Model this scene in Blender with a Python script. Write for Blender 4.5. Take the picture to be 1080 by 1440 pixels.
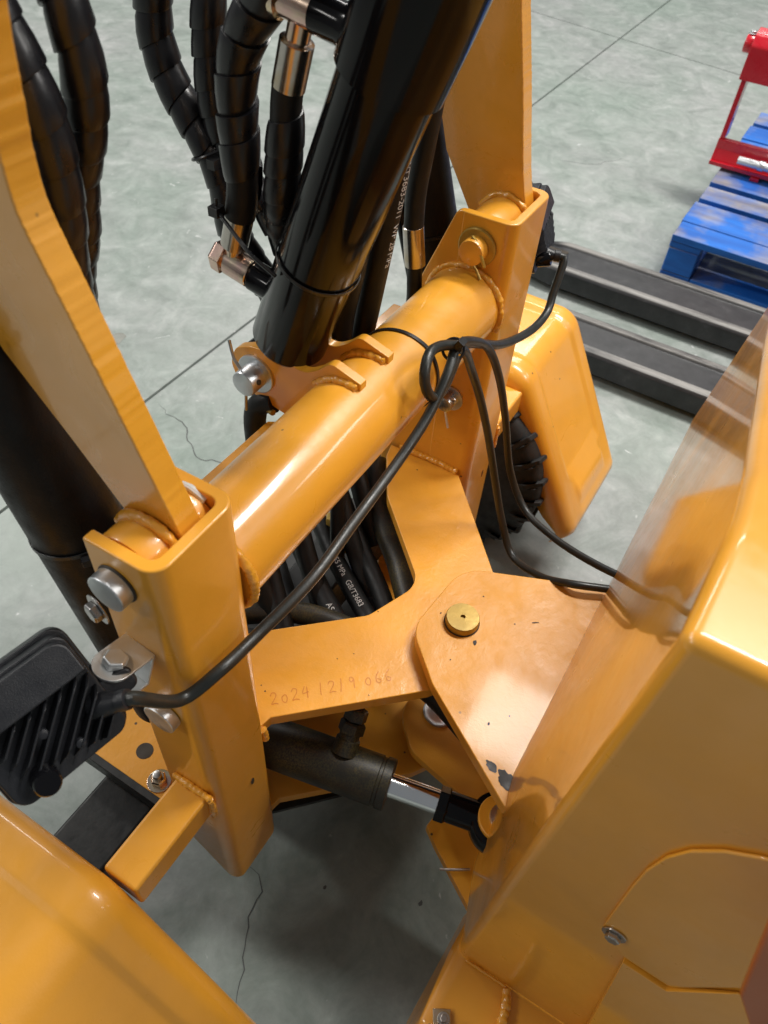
import bpy, math, random
from mathutils import Vector as V, Matrix, noise
random.seed(7)
S = bpy.context.scene
C = S.collection
for o in list(bpy.data.objects): bpy.data.objects.remove(o)

# ---------------------------------------------------------------- camera
cam_d = bpy.data.cameras.new('camera'); cam = bpy.data.objects.new('camera', cam_d); C.objects.link(cam)
S.camera = cam
cam_d.sensor_fit = 'VERTICAL'; cam_d.sensor_height = 36.0; cam_d.lens = 36.0 * 1080 / 1440
cam_d.clip_start = 0.02; cam_d.clip_end = 200
cam.matrix_world = Matrix(((0.5160, 0.6201, -0.5909, 0), (-0.8545, 0.4204, -0.3050, 0), (0.0593, 0.6624, 0.7468, 1.3), (0, 0, 0, 1)))
m3 = cam.matrix_world.to_3x3(); cx, cy = m3.col[0].normalized(), m3.col[1]
cy = (cy - cx * cy.dot(cx)).normalized(); cz = cx.cross(cy)
cam.matrix_world = Matrix((cx, cy, cz)).transposed().to_4x4(); cam.location = (0, 0, 1.3)
cam_d.dof.use_dof = True; cam_d.dof.focus_distance = 0.92; cam_d.dof.aperture_fstop = 8.5

# ---------------------------------------------------------------- light: hall lamps and the pale hall itself
w = bpy.data.worlds.new('World'); S.world = w; w.use_nodes = True
nt = w.node_tree; nt.nodes.clear()
out = nt.nodes.new('ShaderNodeOutputWorld'); bg = nt.nodes.new('ShaderNodeBackground')
bg.inputs['Color'].default_value = (0.93, 0.97, 1.0, 1); bg.inputs['Strength'].default_value = 0.17
nt.links.new(bg.outputs[0], out.inputs[0])
def lamp(x, y, z, sx, sy, power, col=(1.0, 0.97, 0.92), rot=0):
    l = bpy.data.lights.new('hall_lamp', 'AREA'); l.shape = 'RECTANGLE'; l.size = sx; l.size_y = sy; l.energy = power; l.color = col
    o = bpy.data.objects.new('hall_lamp', l); C.objects.link(o); o.location = (x, y, z); o.rotation_euler = (0, 0, rot)
    return o
for (x, y, p) in ((3.1, -0.6, 300), (-0.4, 6.4, 230), (2.8, 6.4, 150), (6.2, 4.6, 110), (7.4, 1.6, 100), (2.4, -5.0, 180), (6.0, -5.4, 90), (-4.4, 5.4, 150)):
    lamp(x, y, 5.2, 0.7, 2.4, p)
S.view_settings.view_transform = 'Standard'; S.view_settings.look = 'None'; S.view_settings.gamma = 1
S.view_settings.exposure = 0.10
S.view_settings.use_curve_mapping = False
S.render.engine = 'CYCLES'

# ---------------------------------------------------------------- materials
def mat(name):
    m = bpy.data.materials.new(name); m.use_nodes = True
    t = m.node_tree; b = t.nodes['Principled BSDF']
    return m, t, b
def N(t, kind, **kw):
    n = t.nodes.new(kind)
    for k, v in kw.items():
        if k in n.inputs: n.inputs[k].default_value = v
        else: setattr(n, k, v)
    return n
def coords(t):
    return N(t, 'ShaderNodeNewGeometry').outputs['Position']
def noise_tex(t, scale, detail=4, rough=0.55, vec=None, dist=0):
    n = N(t, 'ShaderNodeTexNoise', Scale=scale, Detail=detail, Roughness=rough, Distortion=dist)
    t.links.new(vec if vec is not None else coords(t), n.inputs['Vector']); return n
def ramp(t, src, stops):
    r = t.nodes.new('ShaderNodeValToRGB'); e = r.color_ramp.elements
    while len(e) < len(stops): e.new(0.5)
    for q, (p, c) in zip(e, stops):
        q.position = p; q.color = c if len(c) == 4 else (*c, 1)
    t.links.new(src, r.inputs[0]); return r
def mix(t, f, a, b_):
    m = t.nodes.new('ShaderNodeMix'); m.data_type = 'RGBA'
    for s, i in ((f, 0), (a, 6), (b_, 7)):
        if isinstance(s, (int, float)): m.inputs[i].default_value = s
        elif isinstance(s, tuple): m.inputs[i].default_value = (*s, 1) if len(s) == 3 else s
        else: t.links.new(s, m.inputs[i])
    return m.outputs[2]
def bump(t, b, src, strength, dist):
    n = N(t, 'ShaderNodeBump', Strength=strength, Distance=dist); t.links.new(src, n.inputs['Height'])
    if b.inputs['Normal'].is_linked:
        t.links.new(b.inputs['Normal'].links[0].from_socket, n.inputs['Normal'])
    t.links.new(n.outputs[0], b.inputs['Normal'])
def G(v): return (v, v, v, 1)

def paint(name, col, rough, coat, peel, mill, specks=True, coat_rough=0.08, spec=0.6):
    m, t, b = mat(name)
    big = noise_tex(t, 9, 5)
    c1 = tuple(c * 0.93 for c in col); c2 = tuple(min(1, c * 1.05) for c in col)
    cr = ramp(t, big.outputs[0], [(0.3, c1), (0.7, c2)])
    colout = cr.outputs[0]
    if specks:
        vo = N(t, 'ShaderNodeTexVoronoi', Scale=26.0); t.links.new(coords(t), vo.inputs['Vector'])
        sp = ramp(t, vo.outputs['Distance'], [(0.035, G(1)), (0.06, G(0))])
        keep = N(t, 'ShaderNodeSeparateColor'); t.links.new(vo.outputs['Color'], keep.inputs[0])
        kk = ramp(t, keep.outputs[0], [(0.60, G(0)), (0.62, G(1))])
        mm = N(t, 'ShaderNodeMath', operation='MULTIPLY'); t.links.new(sp.outputs[0], mm.inputs[0]); t.links.new(kk.outputs[0], mm.inputs[1])
        colout = mix(t, mm.outputs[0], colout, (0.09, 0.05, 0.02))
    t.links.new(colout, b.inputs['Base Color'])
    rr = ramp(t, noise_tex(t, 14, 6, 0.65, dist=1.5).outputs[0], [(0.3, G(rough * 0.75)), (0.52, G(rough)), (0.72, G(rough * 1.4))])
    t.links.new(rr.outputs[0], b.inputs['Roughness'])
    b.inputs['Specular IOR Level'].default_value = spec
    cw = ramp(t, noise_tex(t, 7, 6, 0.7, dist=1.0).outputs[0], [(0.35, G(coat)), (0.62, G(coat * 0.78))])      # wiped and dusty patches
    t.links.new(cw.outputs[0], b.inputs['Coat Weight']); b.inputs['Coat Roughness'].default_value = coat_rough
    if mill:
        mu = noise_tex(t, 85, 6, 0.62, dist=0.3)
        bump(t, b, ramp(t, mu.outputs[0], [(0.40, G(0)), (0.70, G(1))]).outputs[0], 0.30 * mill, 0.002)
    if peel:
        bump(t, b, noise_tex(t, 420, 2).outputs[0], peel, 0.001)
        bump(t, b, noise_tex(t, 28, 3).outputs[0], peel, 0.003)
    return m
YCOL = (0.80, 0.360, 0.030)
M = {}
M['yellow'] = paint('yellow_paint', YCOL, 0.34, 0.55, 0.10, 0)
M['yellow_plate'] = paint('yellow_plate_paint', YCOL, 0.38, 0.45, 0.10, 0.3)
M['yellow_rough'] = paint('yellow_mill_paint', YCOL, 0.46, 0.2, 0.12, 0.42)
M['yellow_body'] = paint('yellow_gloss_paint', YCOL, 0.34, 0.9, 0.022, 0, specks=False, coat_rough=0.06)
M['yellow_arm'] = paint('yellow_arm_paint', YCOL, 0.30, 1.0, 0.07, 0, spec=0.9)
M['weld'] = paint('yellow_weld_paint', YCOL, 0.25, 0.7, 0.3, 1.0, specks=False)
M['red'] = paint('red_paint', (0.55, 0.004, 0.018), 0.3, 0.6, 0.08, 0, specks=False)
M['shaded_orange'] = paint('shaded_orange_paint', (0.42, 0.10, 0.018), 0.35, 0.3, 0.05, 0, specks=False)  # panel paint with the shade on it put into the colour

def simple(name, col, rough, metal=0.0, coat=0.0, var=0.25, bscale=0, bstr=0.2, spec=0.5):
    m, t, b = mat(name)
    nz = noise_tex(t, 18, 5)
    c = ramp(t, nz.outputs[0], [(0.3, tuple(x * (1 - var) for x in col)), (0.7, tuple(min(1, x * (1 + var)) for x in col))])
    t.links.new(c.outputs[0], b.inputs['Base Color'])
    rr = ramp(t, noise_tex(t, 60, 4).outputs[0], [(0.3, G(rough * 0.75)), (0.75, G(min(1, rough * 1.3)))])
    t.links.new(rr.outputs[0], b.inputs['Roughness'])
    b.inputs['Metallic'].default_value = metal; b.inputs['Coat Weight'].default_value = coat; b.inputs['Coat Roughness'].default_value = 0.05
    b.inputs['Specular IOR Level'].default_value = spec
    if bscale: bump(t, b, noise_tex(t, bscale, 3).outputs[0], bstr, 0.001)
    return m
M['black_gloss'] = simple('black_gloss_paint', (0.004, 0.004, 0.005), 0.14, coat=0.05, bscale=40, bstr=0.04, spec=0.2)
M['black_satin'] = simple('black_satin_sleeve', (0.007, 0.007, 0.008), 0.45, bscale=500, bstr=0.25, spec=0.25)
M['rubber'] = simple('hose_rubber', (0.008, 0.008, 0.008), 0.5, bscale=700, bstr=0.3, spec=0.3)
M['wrap'] = simple('spiral_wrap_plastic', (0.006, 0.006, 0.0078), 0.33, bscale=250, bstr=0.12, spec=0.5)
M['cable'] = simple('cable_sheath', (0.018, 0.020, 0.018), 0.38, bscale=500, bstr=0.15)
M['tie'] = simple('tie_plastic', (0.012, 0.012, 0.013), 0.3)
M['lamp_black'] = simple('lamp_housing_black', (0.012, 0.013, 0.016), 0.40, bscale=900, bstr=0.3)
M['tyre'] = simple('tyre_rubber', (0.012, 0.012, 0.012), 0.65, bscale=80, bstr=0.3)
M['zinc'] = simple('zinc_plated_steel', (0.66, 0.68, 0.70), 0.40, metal=1, var=0.15, bscale=200, bstr=0.1)
M['bright_zinc'] = simple('bright_zinc_bracket', (0.80, 0.82, 0.82), 0.40, metal=0.85, var=0.1, bscale=200, bstr=0.08)
M['steel'] = simple('worn_steel', (0.45, 0.44, 0.43), 0.32, metal=1, bscale=150, bstr=0.15)
M['chrome'] = simple('chrome_rod', (0.88, 0.89, 0.90), 0.16, metal=1, var=0.03)
M['axle_black'] = simple('axle_black_paint', (0.013, 0.013, 0.012), 0.45, var=0.6, bscale=60, bstr=0.3)
M['blue_dark'] = simple('dark_blue_paint', (0.008, 0.018, 0.05), 0.4)
M['text_white'] = simple('hose_print_white', (0.6, 0.6, 0.58), 0.6)
M['text_scratch'] = paint('marker_faded', (0.62, 0.20, 0.012), 0.5, 0.1, 0.1, 0.5, specks=False)
M['chip'] = simple('bare_primer_chip', (0.045, 0.042, 0.042), 0.55, bscale=120, bstr=0.3)
M['dirt'] = simple('dirt_dark', (0.04, 0.03, 0.02), 0.7)
M['stain'] = simple('oil_stain', (0.22, 0.225, 0.20), 0.5)
M['crack'] = simple('crack_dark', (0.085, 0.09, 0.088), 0.8)  # plain dark tone for cracks, joint bottoms and small floor spots
def iridescent(name, stops, rough):
    m, t, b = mat(name)
    c = ramp(t, noise_tex(t, 22, 3, dist=0.8).outputs[0], stops)
    t.links.new(c.outputs[0], b.inputs['Base Color']); b.inputs['Metallic'].default_value = 1; b.inputs['Roughness'].default_value = rough
    bump(t, b, noise_tex(t, 120, 3).outputs[0], 0.08, 0.001); return m
M['gold_zinc'] = iridescent('yellow_zinc_plating', [(0.3, (0.62, 0.45, 0.2)), (0.45, (0.7, 0.58, 0.42)), (0.6, (0.66, 0.45, 0.40)), (0.75, (0.5, 0.5, 0.28))], 0.22)
M['gold_pin'] = simple('gold_plated_pin', (0.42, 0.27, 0.05), 0.38, metal=0.35, var=0.3, bscale=150, bstr=0.2)
M['crimp'] = iridescent('crimp_ferrule', [(0.3, (0.42, 0.38, 0.33)), (0.5, (0.55, 0.5, 0.46)), (0.7, (0.5, 0.40, 0.28))], 0.22)
def overspray(name, dark, light, sc):
    m, t, b = mat(name)
    g = ramp(t, noise_tex(t, 16, 3).outputs[0], [(0.40, G(0)), (0.72, G(0.8))])
    f = ramp(t, noise_tex(t, sc, 2).outputs[0], [(0.38, G(0)), (0.62, G(1))])
    mm = N(t, 'ShaderNodeMath', operation='MULTIPLY'); t.links.new(g.outputs[0], mm.inputs[0]); t.links.new(f.outputs[0], mm.inputs[1])
    t.links.new(mix(t, mm.outputs[0], dark, light), b.inputs['Base Color'])
    b.inputs['Roughness'].default_value = 0.45
    bump(t, b, noise_tex(t, 600, 2).outputs[0], 0.12, 0.001); return m
M['olive'] = overspray('black_paint_overspray', (0.012, 0.0115, 0.009), (0.10, 0.08, 0.022), 420)
M['olive_hose'] = overspray('hose_overspray', (0.018, 0.018, 0.016), (0.12, 0.09, 0.02), 420)

def concrete():
    m, t, b = mat('concrete_floor')
    p = coords(t)
    a = noise_tex(t, 1.3, 6, 0.6, p, 0.4); bb = noise_tex(t, 7.5, 9, 0.70, p, 0.9); c = noise_tex(t, 30, 6, 0.7, p, 0.5); d = noise_tex(t, 170, 3, 0.6, p)
    base = ramp(t, bb.outputs[0], [(0.25, (0.20, 0.222, 0.207)), (0.45, (0.275, 0.298, 0.282)), (0.58, (0.325, 0.342, 0.33)), (0.80, (0.45, 0.452, 0.447))])
    tint = ramp(t, a.outputs[0], [(0.30, (0.74, 0.86, 0.79)), (0.5, (0.90, 0.94, 0.92)), (0.70, (0.98, 0.95, 0.98))])
    mu = t.nodes.new('ShaderNodeMix'); mu.data_type = 'RGBA'; mu.blend_type = 'MULTIPLY'; mu.inputs[0].default_value = 0.85
    t.links.new(base.outputs[0], mu.inputs[6]); t.links.new(tint.outputs[0], mu.inputs[7])
    f = ramp(t, c.outputs[0], [(0.30, G(0.84)), (0.68, G(1.10))])
    mu2 = t.nodes.new('ShaderNodeMix'); mu2.data_type = 'RGBA'; mu2.blend_type = 'MULTIPLY'; mu2.inputs[0].default_value = 0.8
    t.links.new(mu.outputs[2], mu2.inputs[6]); t.links.new(f.outputs[0], mu2.inputs[7])
    st = noise_tex(t, 3.1, 5, 0.6, p, 1.5)
    stain = ramp(t, st.outputs[0], [(0.60, G(0)), (0.76, G(0.45))])
    colr = mix(t, stain.outputs[0], mu2.outputs[2], (0.20, 0.22, 0.21))
    sw = noise_tex(t, 14, 3, 0.5, p, 3.0)
    scuff = ramp(t, sw.outputs[0], [(0.70, G(0)), (0.78, G(0.55))])
    colr = mix(t, scuff.outputs[0], colr, (0.74, 0.74, 0.75))
    t.links.new(colr, b.inputs['Base Color'])
    r = ramp(t, bb.outputs[0], [(0.3, G(0.28)), (0.7, G(0.46))]); t.links.new(r.outputs[0], b.inputs['Roughness'])
    b.inputs['Specular IOR Level'].default_value = 0.4
    bump(t, b, c.outputs[0], 0.05, 0.003); bump(t, b, d.outputs[0], 0.10, 0.001)
    return m
M['concrete'] = concrete()
def worn_blue():
    m, t, b = mat('worn_blue_wood')
    mp = N(t, 'ShaderNodeMapping'); mp.inputs['Scale'].default_value = (9, 1.4, 9); t.links.new(coords(t), mp.inputs[0])
    g = noise_tex(t, 1.6, 7, 0.68, mp.outputs[0], 0.4); l = noise_tex(t, 4.2, 4, 0.55)
    gm = N(t, 'ShaderNodeNewGeometry'); se = N(t, 'ShaderNodeSeparateXYZ'); t.links.new(gm.outputs['Normal'], se.inputs[0])
    top = ramp(t, se.outputs[2], [(0.5, G(0)), (0.8, G(1))])     # tread wear sits on the walked-on faces
    wear = ramp(t, l.outputs[0], [(0.44, G(0)), (0.60, G(0.9))])
    mm = N(t, 'ShaderNodeMath', operation='MULTIPLY'); t.links.new(top.outputs[0], mm.inputs[0]); t.links.new(wear.outputs[0], mm.inputs[1])
    blue = ramp(t, g.outputs[0], [(0.3, (0.003, 0.06, 0.30)), (0.7, (0.010, 0.16, 0.60))])
    wood = ramp(t, g.outputs[0], [(0.25, (0.10, 0.09, 0.085)), (0.5, (0.24, 0.22, 0.21)), (0.75, (0.38, 0.37, 0.36))])
    t.links.new(mix(t, mm.outputs[0], blue.outputs[0], wood.outputs[0]), b.inputs['Base Color']); b.inputs['Roughness'].default_value = 0.6
    bump(t, b, g.outputs[0], 0.35, 0.002); return m
M['pallet'] = worn_blue()
def worn_black():
    m, t, b = mat('worn_black_fork_paint')
    mp = N(t, 'ShaderNodeMapping'); mp.inputs['Scale'].default_value = (30, 3, 30); t.links.new(coords(t), mp.inputs[0])
    g = noise_tex(t, 1.0, 7, 0.7, mp.outputs[0], 0.3)
    n2 = noise_tex(t, 25, 5, 0.7)
    se = N(t, 'ShaderNodeSeparateXYZ'); t.links.new(coords(t), se.inputs[0])     # the two raised beads take the wear
    edge = ramp(t, se.outputs[2], [(0.0775, G(0)), (0.0812, G(1))])
    sc = ramp(t, g.outputs[0], [(0.38, G(0.15)), (0.60, G(1))])
    mm = N(t, 'ShaderNodeMath', operation='MULTIPLY'); t.links.new(edge.outputs[0], mm.inputs[0]); t.links.new(sc.outputs[0], mm.inputs[1])
    base = ramp(t, n2.outputs[0], [(0.3, (0.010, 0.011, 0.013)), (0.6, (0.026, 0.027, 0.030)), (0.8, (0.07, 0.07, 0.074))])
    t.links.new(mix(t, mm.outputs[0], base.outputs[0], (0.26, 0.25, 0.235)), b.inputs['Base Color'])
    b.inputs['Roughness'].default_value = 0.38; bump(t, b, n2.outputs[0], 0.2, 0.001); return m
M['fork'] = worn_black()
M['fork_side'] = simple('fork_side_paint', (0.006, 0.012, 0.022), 0.35)

# ---------------------------------------------------------------- mesh helpers; geometry is (verts, faces)
WO = {}                                            # world origin of each object
def obj(name, geo, m, parent=None, bevel=0, smooth=35, seg=2, label=None):
    vs, fs = geo
    lo = [min(v[i] for v in vs) for i in range(3)]; hi = [max(v[i] for v in vs) for i in range(3)]
    c = V(((lo[0] + hi[0]) / 2, (lo[1] + hi[1]) / 2, lo[2]))
    me = bpy.data.meshes.new(name); me.from_pydata([V(v) - c for v in vs], [], fs); me.validate(); me.update()
    import bmesh
    b = bmesh.new(); b.from_mesh(me); bmesh.ops.recalc_face_normals(b, faces=b.faces); b.to_mesh(me); b.free()
    me.materials.append(M[m])
    if smooth:
        me.shade_smooth()
        me.set_sharp_from_angle(angle=math.radians(smooth))
    o = bpy.data.objects.new(name, me); C.objects.link(o)
    if bevel:
        md = o.modifiers.new('bevel', 'BEVEL'); md.width = bevel; md.segments = seg; md.limit_method = 'ANGLE'; md.angle_limit = math.radians(32); md.harden_normals = True
    o.parent = parent; WO[o.name] = c
    o.location = c - (WO[parent.name] if parent else V((0, 0, 0)))
    if label: o['label'] = label
    return o
def thing(name, loc, label, cat, group=None):
    o = bpy.data.objects.new(name, None); C.objects.link(o); o.location = loc; o.empty_display_size = 0.05; WO[o.name] = V(loc)
    o['label'] = label; o['category'] = cat
    if group: o['group'] = group
    return o
def join(*gs):
    vs, fs = [], []
    for g in gs:
        n = len(vs); vs += list(g[0]); fs += [tuple(i + n for i in f) for f in g[1]]
    return vs, fs
AX = {'x': lambda a, u, v: (a, u, v), 'y': lambda a, u, v: (u, a, v), 'z': lambda a, u, v: (u, v, a)}
def prism(poly, ax, a0, a1):
    """polygon in the two other axes, extruded along ax; a0 / a1 number or function of (u, v)"""
    f = AX[ax]; n = len(poly)
    g0 = (lambda u, v: a0) if not callable(a0) else a0
    g1 = (lambda u, v: a1) if not callable(a1) else a1
    vs = [f(g0(u, v), u, v) for u, v in poly] + [f(g1(u, v), u, v) for u, v in poly]
    fs = [tuple(range(n)), tuple(range(2 * n - 1, n - 1, -1))] + [(i, (i + 1) % n, n + (i + 1) % n, n + i) for i in range(n)]
    return vs, fs
def fillet(poly, radii, seg=6):
    out = []; n = len(poly)
    for i, p in enumerate(poly):
        r = radii[i] if isinstance(radii, (list, tuple)) else radii
        if r <= 0: out.append(p); continue
        P = V((*p, 0)); A = (V((*poly[i - 1], 0)) - P); B = (V((*poly[(i + 1) % n], 0)) - P)
        la, lb = A.length, B.length; A.normalize(); B.normalize()
        ang = A.angle(B); d = min(r / math.tan(ang / 2), la * 0.49, lb * 0.49); rr = d * math.tan(ang / 2)
        bis = (A + B).normalized(); cen = P + bis * (rr / math.sin(ang / 2))
        s = P + A * d - cen; e = P + B * d - cen
        for k in range(seg + 1):
            out.append(tuple((cen + s.normalized().slerp(e.normalized(), k / seg) * rr)[:2]))
    return out
def box(c, s, rot=None):
    vs = [V((x * s[0] / 2, y * s[1] / 2, z * s[2] / 2)) for x in (-1, 1) for y in (-1, 1) for z in (-1, 1)]
    if rot is not None: vs = [rot @ v for v in vs]
    fs = [(0, 1, 3, 2), (4, 6, 7, 5), (0, 4, 5, 1), (2, 3, 7, 6), (0, 2, 6, 4), (1, 5, 7, 3)]
    return [tuple(v + V(c)) for v in vs], fs
def xf(geo, mtx): return [tuple(mtx @ V(v)) for v in geo[0]], geo[1]
def frame(d):
    d = V(d).normalized(); a = V((0, 0, 1)) if abs(d.z) < 0.9 else V((1, 0, 0))
    u = a.cross(d).normalized(); return u, d.cross(u), d
def lathe(p, d, prof, n=32, caps=True):
    u, v, d = frame(d); p = V(p); vs, fs = [], []
    for t, r in prof:
        for k in range(n):
            a = 2 * math.pi * k / n; vs.append(tuple(p + d * t + (u * math.cos(a) + v * math.sin(a)) * r))
    for i in range(len(prof) - 1):
        for k in range(n):
            fs.append((i * n + k, i * n + (k + 1) % n, (i + 1) * n + (k + 1) % n, (i + 1) * n + k))
    if caps:
        fs.append(tuple(range(n))); fs.append(tuple(range((len(prof) - 1) * n, len(prof) * n)))
    return vs, fs
def cyl(p, q, r, n=32, ch=0.0):
    p, q = V(p), V(q); L = (q - p).length
    pr = [(0, r), (L, r)] if ch <= 0 else [(0, r - ch), (ch * 0.3, r - ch * 0.3), (ch, r), (L - ch, r), (L - ch * 0.3, r - ch * 0.3), (L, r - ch)]
    return lathe(p, q - p, pr, n)
def hexa(p, d, r, h, rot=0.0):
    u, v, d = frame(d); p = V(p)
    vs = []
    for t, rr in ((0, r), (h * 0.8, r), (h, r * 0.86)):
        for k in range(6):
            a = rot + k * math.pi / 3; vs.append(tuple(p + d * t + (u * math.cos(a) + v * math.sin(a)) * rr))
    fs = [tuple(range(6)), tuple(range(12, 18))] + [(i * 6 + k, i * 6 + (k + 1) % 6, (i + 1) * 6 + (k + 1) % 6, (i + 1) * 6 + k) for i in range(2) for k in range(6)]
    return vs, fs
def spline(pts, step):
    pts = [V(p) for p in pts]; P = [pts[0] * 2 - pts[1]] + pts + [pts[-1] * 2 - pts[-2]]; out = []
    for i in range(1, len(P) - 2):
        p0, p1, p2, p3 = P[i - 1:i + 3]; n = max(1, int((p2 - p1).length / step))
        for k in range(n):
            t = k / n
            out.append(0.5 * ((2 * p1) + (p2 - p0) * t + (2 * p0 - 5 * p1 + 4 * p2 - p3) * t * t + (3 * p1 - p0 - 3 * p2 + p3) * t ** 3))
    out.append(pts[-1]); return out
def frames(path, up=None):
    T = [(path[min(i + 1, len(path) - 1)] - path[max(i - 1, 0)]).normalized() for i in range(len(path))]
    u = frame(T[0])[0]
    if up is not None: u = (V(up) - T[0] * V(up).dot(T[0])).normalized()
    F = []
    for t in T:
        u = (u - t * u.dot(t)).normalized(); F.append((u, t.cross(u), t))
    return F
def tube(pts, r, n=16, step=0.008, smooth=True, wob=0.0):
    path = spline(pts, step) if smooth else [V(p) for p in pts]
    F = frames(path); vs, fs = [], []
    for i, (p, (u, v, t)) in enumerate(zip(path, F)):
        rr = r(i / (len(path) - 1)) if callable(r) else r
        for k in range(n):
            a = 2 * math.pi * k / n; q = p + (u * math.cos(a) + v * math.sin(a)) * rr
            if wob: q = q + noise.noise_vector(q * 90) * wob
            vs.append(tuple(q))
    for i in range(len(path) - 1):
        for k in range(n): fs.append((i * n + k, i * n + (k + 1) % n, (i + 1) * n + (k + 1) % n, (i + 1) * n + k))
    fs.append(tuple(range(n))); fs.append(tuple(range((len(path) - 1) * n, len(path) * n)))
    return vs, fs
def weld(pts, r, pitch=0.006, seed=0):
    """a rippled bead: radius swells with each puddle"""
    path = spline(pts, 0.0018); F = frames(path); vs, fs = [], []; n = 12; s = 0
    for i, (p, (u, v, t)) in enumerate(zip(path, F)):
        if i: s += (path[i] - path[i - 1]).length
        w_ = abs(math.sin(math.pi * s / pitch)) ** 0.6
        rr = r * (0.80 + 0.20 * w_ + 0.30 * noise.noise(p * 60 + V((seed, 0, 0))))
        if i in (0, len(path) - 1): rr *= 0.4
        for k in range(n):
            a = 2 * math.pi * k / n; q = p + (u * math.cos(a) + v * math.sin(a)) * rr
            vs.append(tuple(q + noise.noise_vector(q * 150) * r * 0.22))
    for i in range(len(path) - 1):
        for k in range(n): fs.append((i * n + k, i * n + (k + 1) % n, (i + 1) * n + (k + 1) % n, (i + 1) * n + k))
    fs.append(tuple(range(n))); fs.append(tuple(range((len(path) - 1) * n, len(path) * n)))
    return vs, fs
def spiral(pts, r, pitch, lift=0.0035, n=26, phase=0.0):
    """an overlapping wound strip round a path"""
    path = spline(pts, 0.004); F = frames(path); L = [0]
    for i in range(1, len(path)): L.append(L[-1] + (path[i] - path[i - 1]).length)
    def at(s, a, rr):
        s = max(0, min(L[-1] - 1e-5, s)); lo, hi = 0, len(L) - 1
        while hi - lo > 1:
            mid = (lo + hi) // 2
            if L[mid] <= s: lo = mid
            else: hi = mid
        f = (s - L[lo]) / max(1e-9, L[lo + 1] - L[lo])
        p = path[lo].lerp(path[lo + 1], f); u = F[lo][0].lerp(F[lo + 1][0], f).normalized(); t = F[lo][2].lerp(F[lo + 1][2], f).normalized(); v = t.cross(u)
        return p + (u * math.cos(a) + v * math.sin(a)) * rr
    turns = (L[-1] - pitch * 1.2) / pitch; tot = int(turns * n); vs, fs = [], []
    prof = [(0.0, -0.4), (0.03, 0.30), (0.20, 0.60), (0.60, 0.86), (1.05, 1.0), (1.09, 0.92), (1.09, 0.1)]
    for k in range(tot + 1):
        a = 2 * math.pi * k / n; s0 = pitch * k / n; jit = 1 + 0.22 * noise.noise(V((k / n * 0.7, phase, 0)))
        for (w_, h) in prof: vs.append(tuple(at(s0 + w_ * pitch * jit, a + phase, r - lift + lift * h)))
    m = len(prof)
    for k in range(tot):
        for j in range(m - 1): fs.append((k * m + j, k * m + j + 1, (k + 1) * m + j + 1, (k + 1) * m + j))
    return vs, fs
def ring(c, d, R, r, n=40, k=8):
    u, v, d = frame(d); c = V(c); vs, fs = [], []
    for i in range(n):
        a = 2 * math.pi * i / n; e = u * math.cos(a) + v * math.sin(a)
        for j in range(k):
            b = 2 * math.pi * j / k; vs.append(tuple(c + e * (R + r * math.cos(b)) + d * r * math.sin(b)))
    for i in range(n):
        for j in range(k): fs.append((i * k + j, ((i + 1) % n) * k + j, ((i + 1) % n) * k + (j + 1) % k, i * k + (j + 1) % k))
    return vs, fs
def band(path, normals, width, thick):
    """flat strap along a closed or open path; normals give the outward side"""
    vs, fs = [], []; n = len(path)
    for i, (p, nn) in enumerate(zip(path, normals)):
        t = (path[min(i + 1, n - 1)] - path[max(0, i - 1)]).normalized(); nn = (nn - t * nn.dot(t)).normalized(); s = t.cross(nn)
        for a, b in ((-1, 0), (1, 0), (1, 1), (-1, 1)): vs.append(tuple(p + s * (width / 2 * a) + nn * (thick * b)))
    for i in range(n - 1):
        for j in range(4): fs.append((i * 4 + j, i * 4 + (j + 1) % 4, (i + 1) * 4 + (j + 1) % 4, (i + 1) * 4 + j))
    fs += [(0, 1, 2, 3), tuple(range(4 * n - 4, 4 * n))]
    return vs, fs
def text_mesh(s, size):
    cu = bpy.data.curves.new('t', 'FONT'); cu.body = s; cu.size = size; cu.extrude = 0
    o = bpy.data.objects.new('t', cu); C.objects.link(o)
    bpy.context.view_layer.update()
    me = bpy.data.meshes.new_from_object(o.evaluated_get(bpy.context.evaluated_depsgraph_get()))
    vs = [tuple(v.co) for v in me.vertices]; fs = [tuple(p.vertices) for p in me.polygons]
    bpy.data.objects.remove(o); bpy.data.curves.remove(cu); bpy.data.meshes.remove(me)
    return vs, fs
def hose_text(s, size, pts, r, s0, face):
    """print letters round a hose: x runs along the hose, y round it, on the side that looks towards `face`"""
    path = spline(pts, 0.003); L = [0]
    for i in range(1, len(path)): L.append(L[-1] + (path[i] - path[i - 1]).length)
    vs, fs = text_mesh(s, size); out = []
    for (x, y, z) in vs:
        d = max(0, min(L[-1] - 1e-5, s0 + x)); i = max(k for k in range(len(L)) if L[k] <= d); i = min(i, len(path) - 2)
        p = path[i].lerp(path[i + 1], (d - L[i]) / max(1e-9, L[i + 1] - L[i])); t = (path[i + 1] - path[i]).normalized()
        nn = V(face); nn = (nn - t * nn.dot(t)).normalized(); b = nn.cross(t)
        a = (y - size * 0.35) / r
        out.append(tuple(p + (nn * math.cos(a) + b * math.sin(a)) * (r + 0.0004)))
    return out, fs

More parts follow.
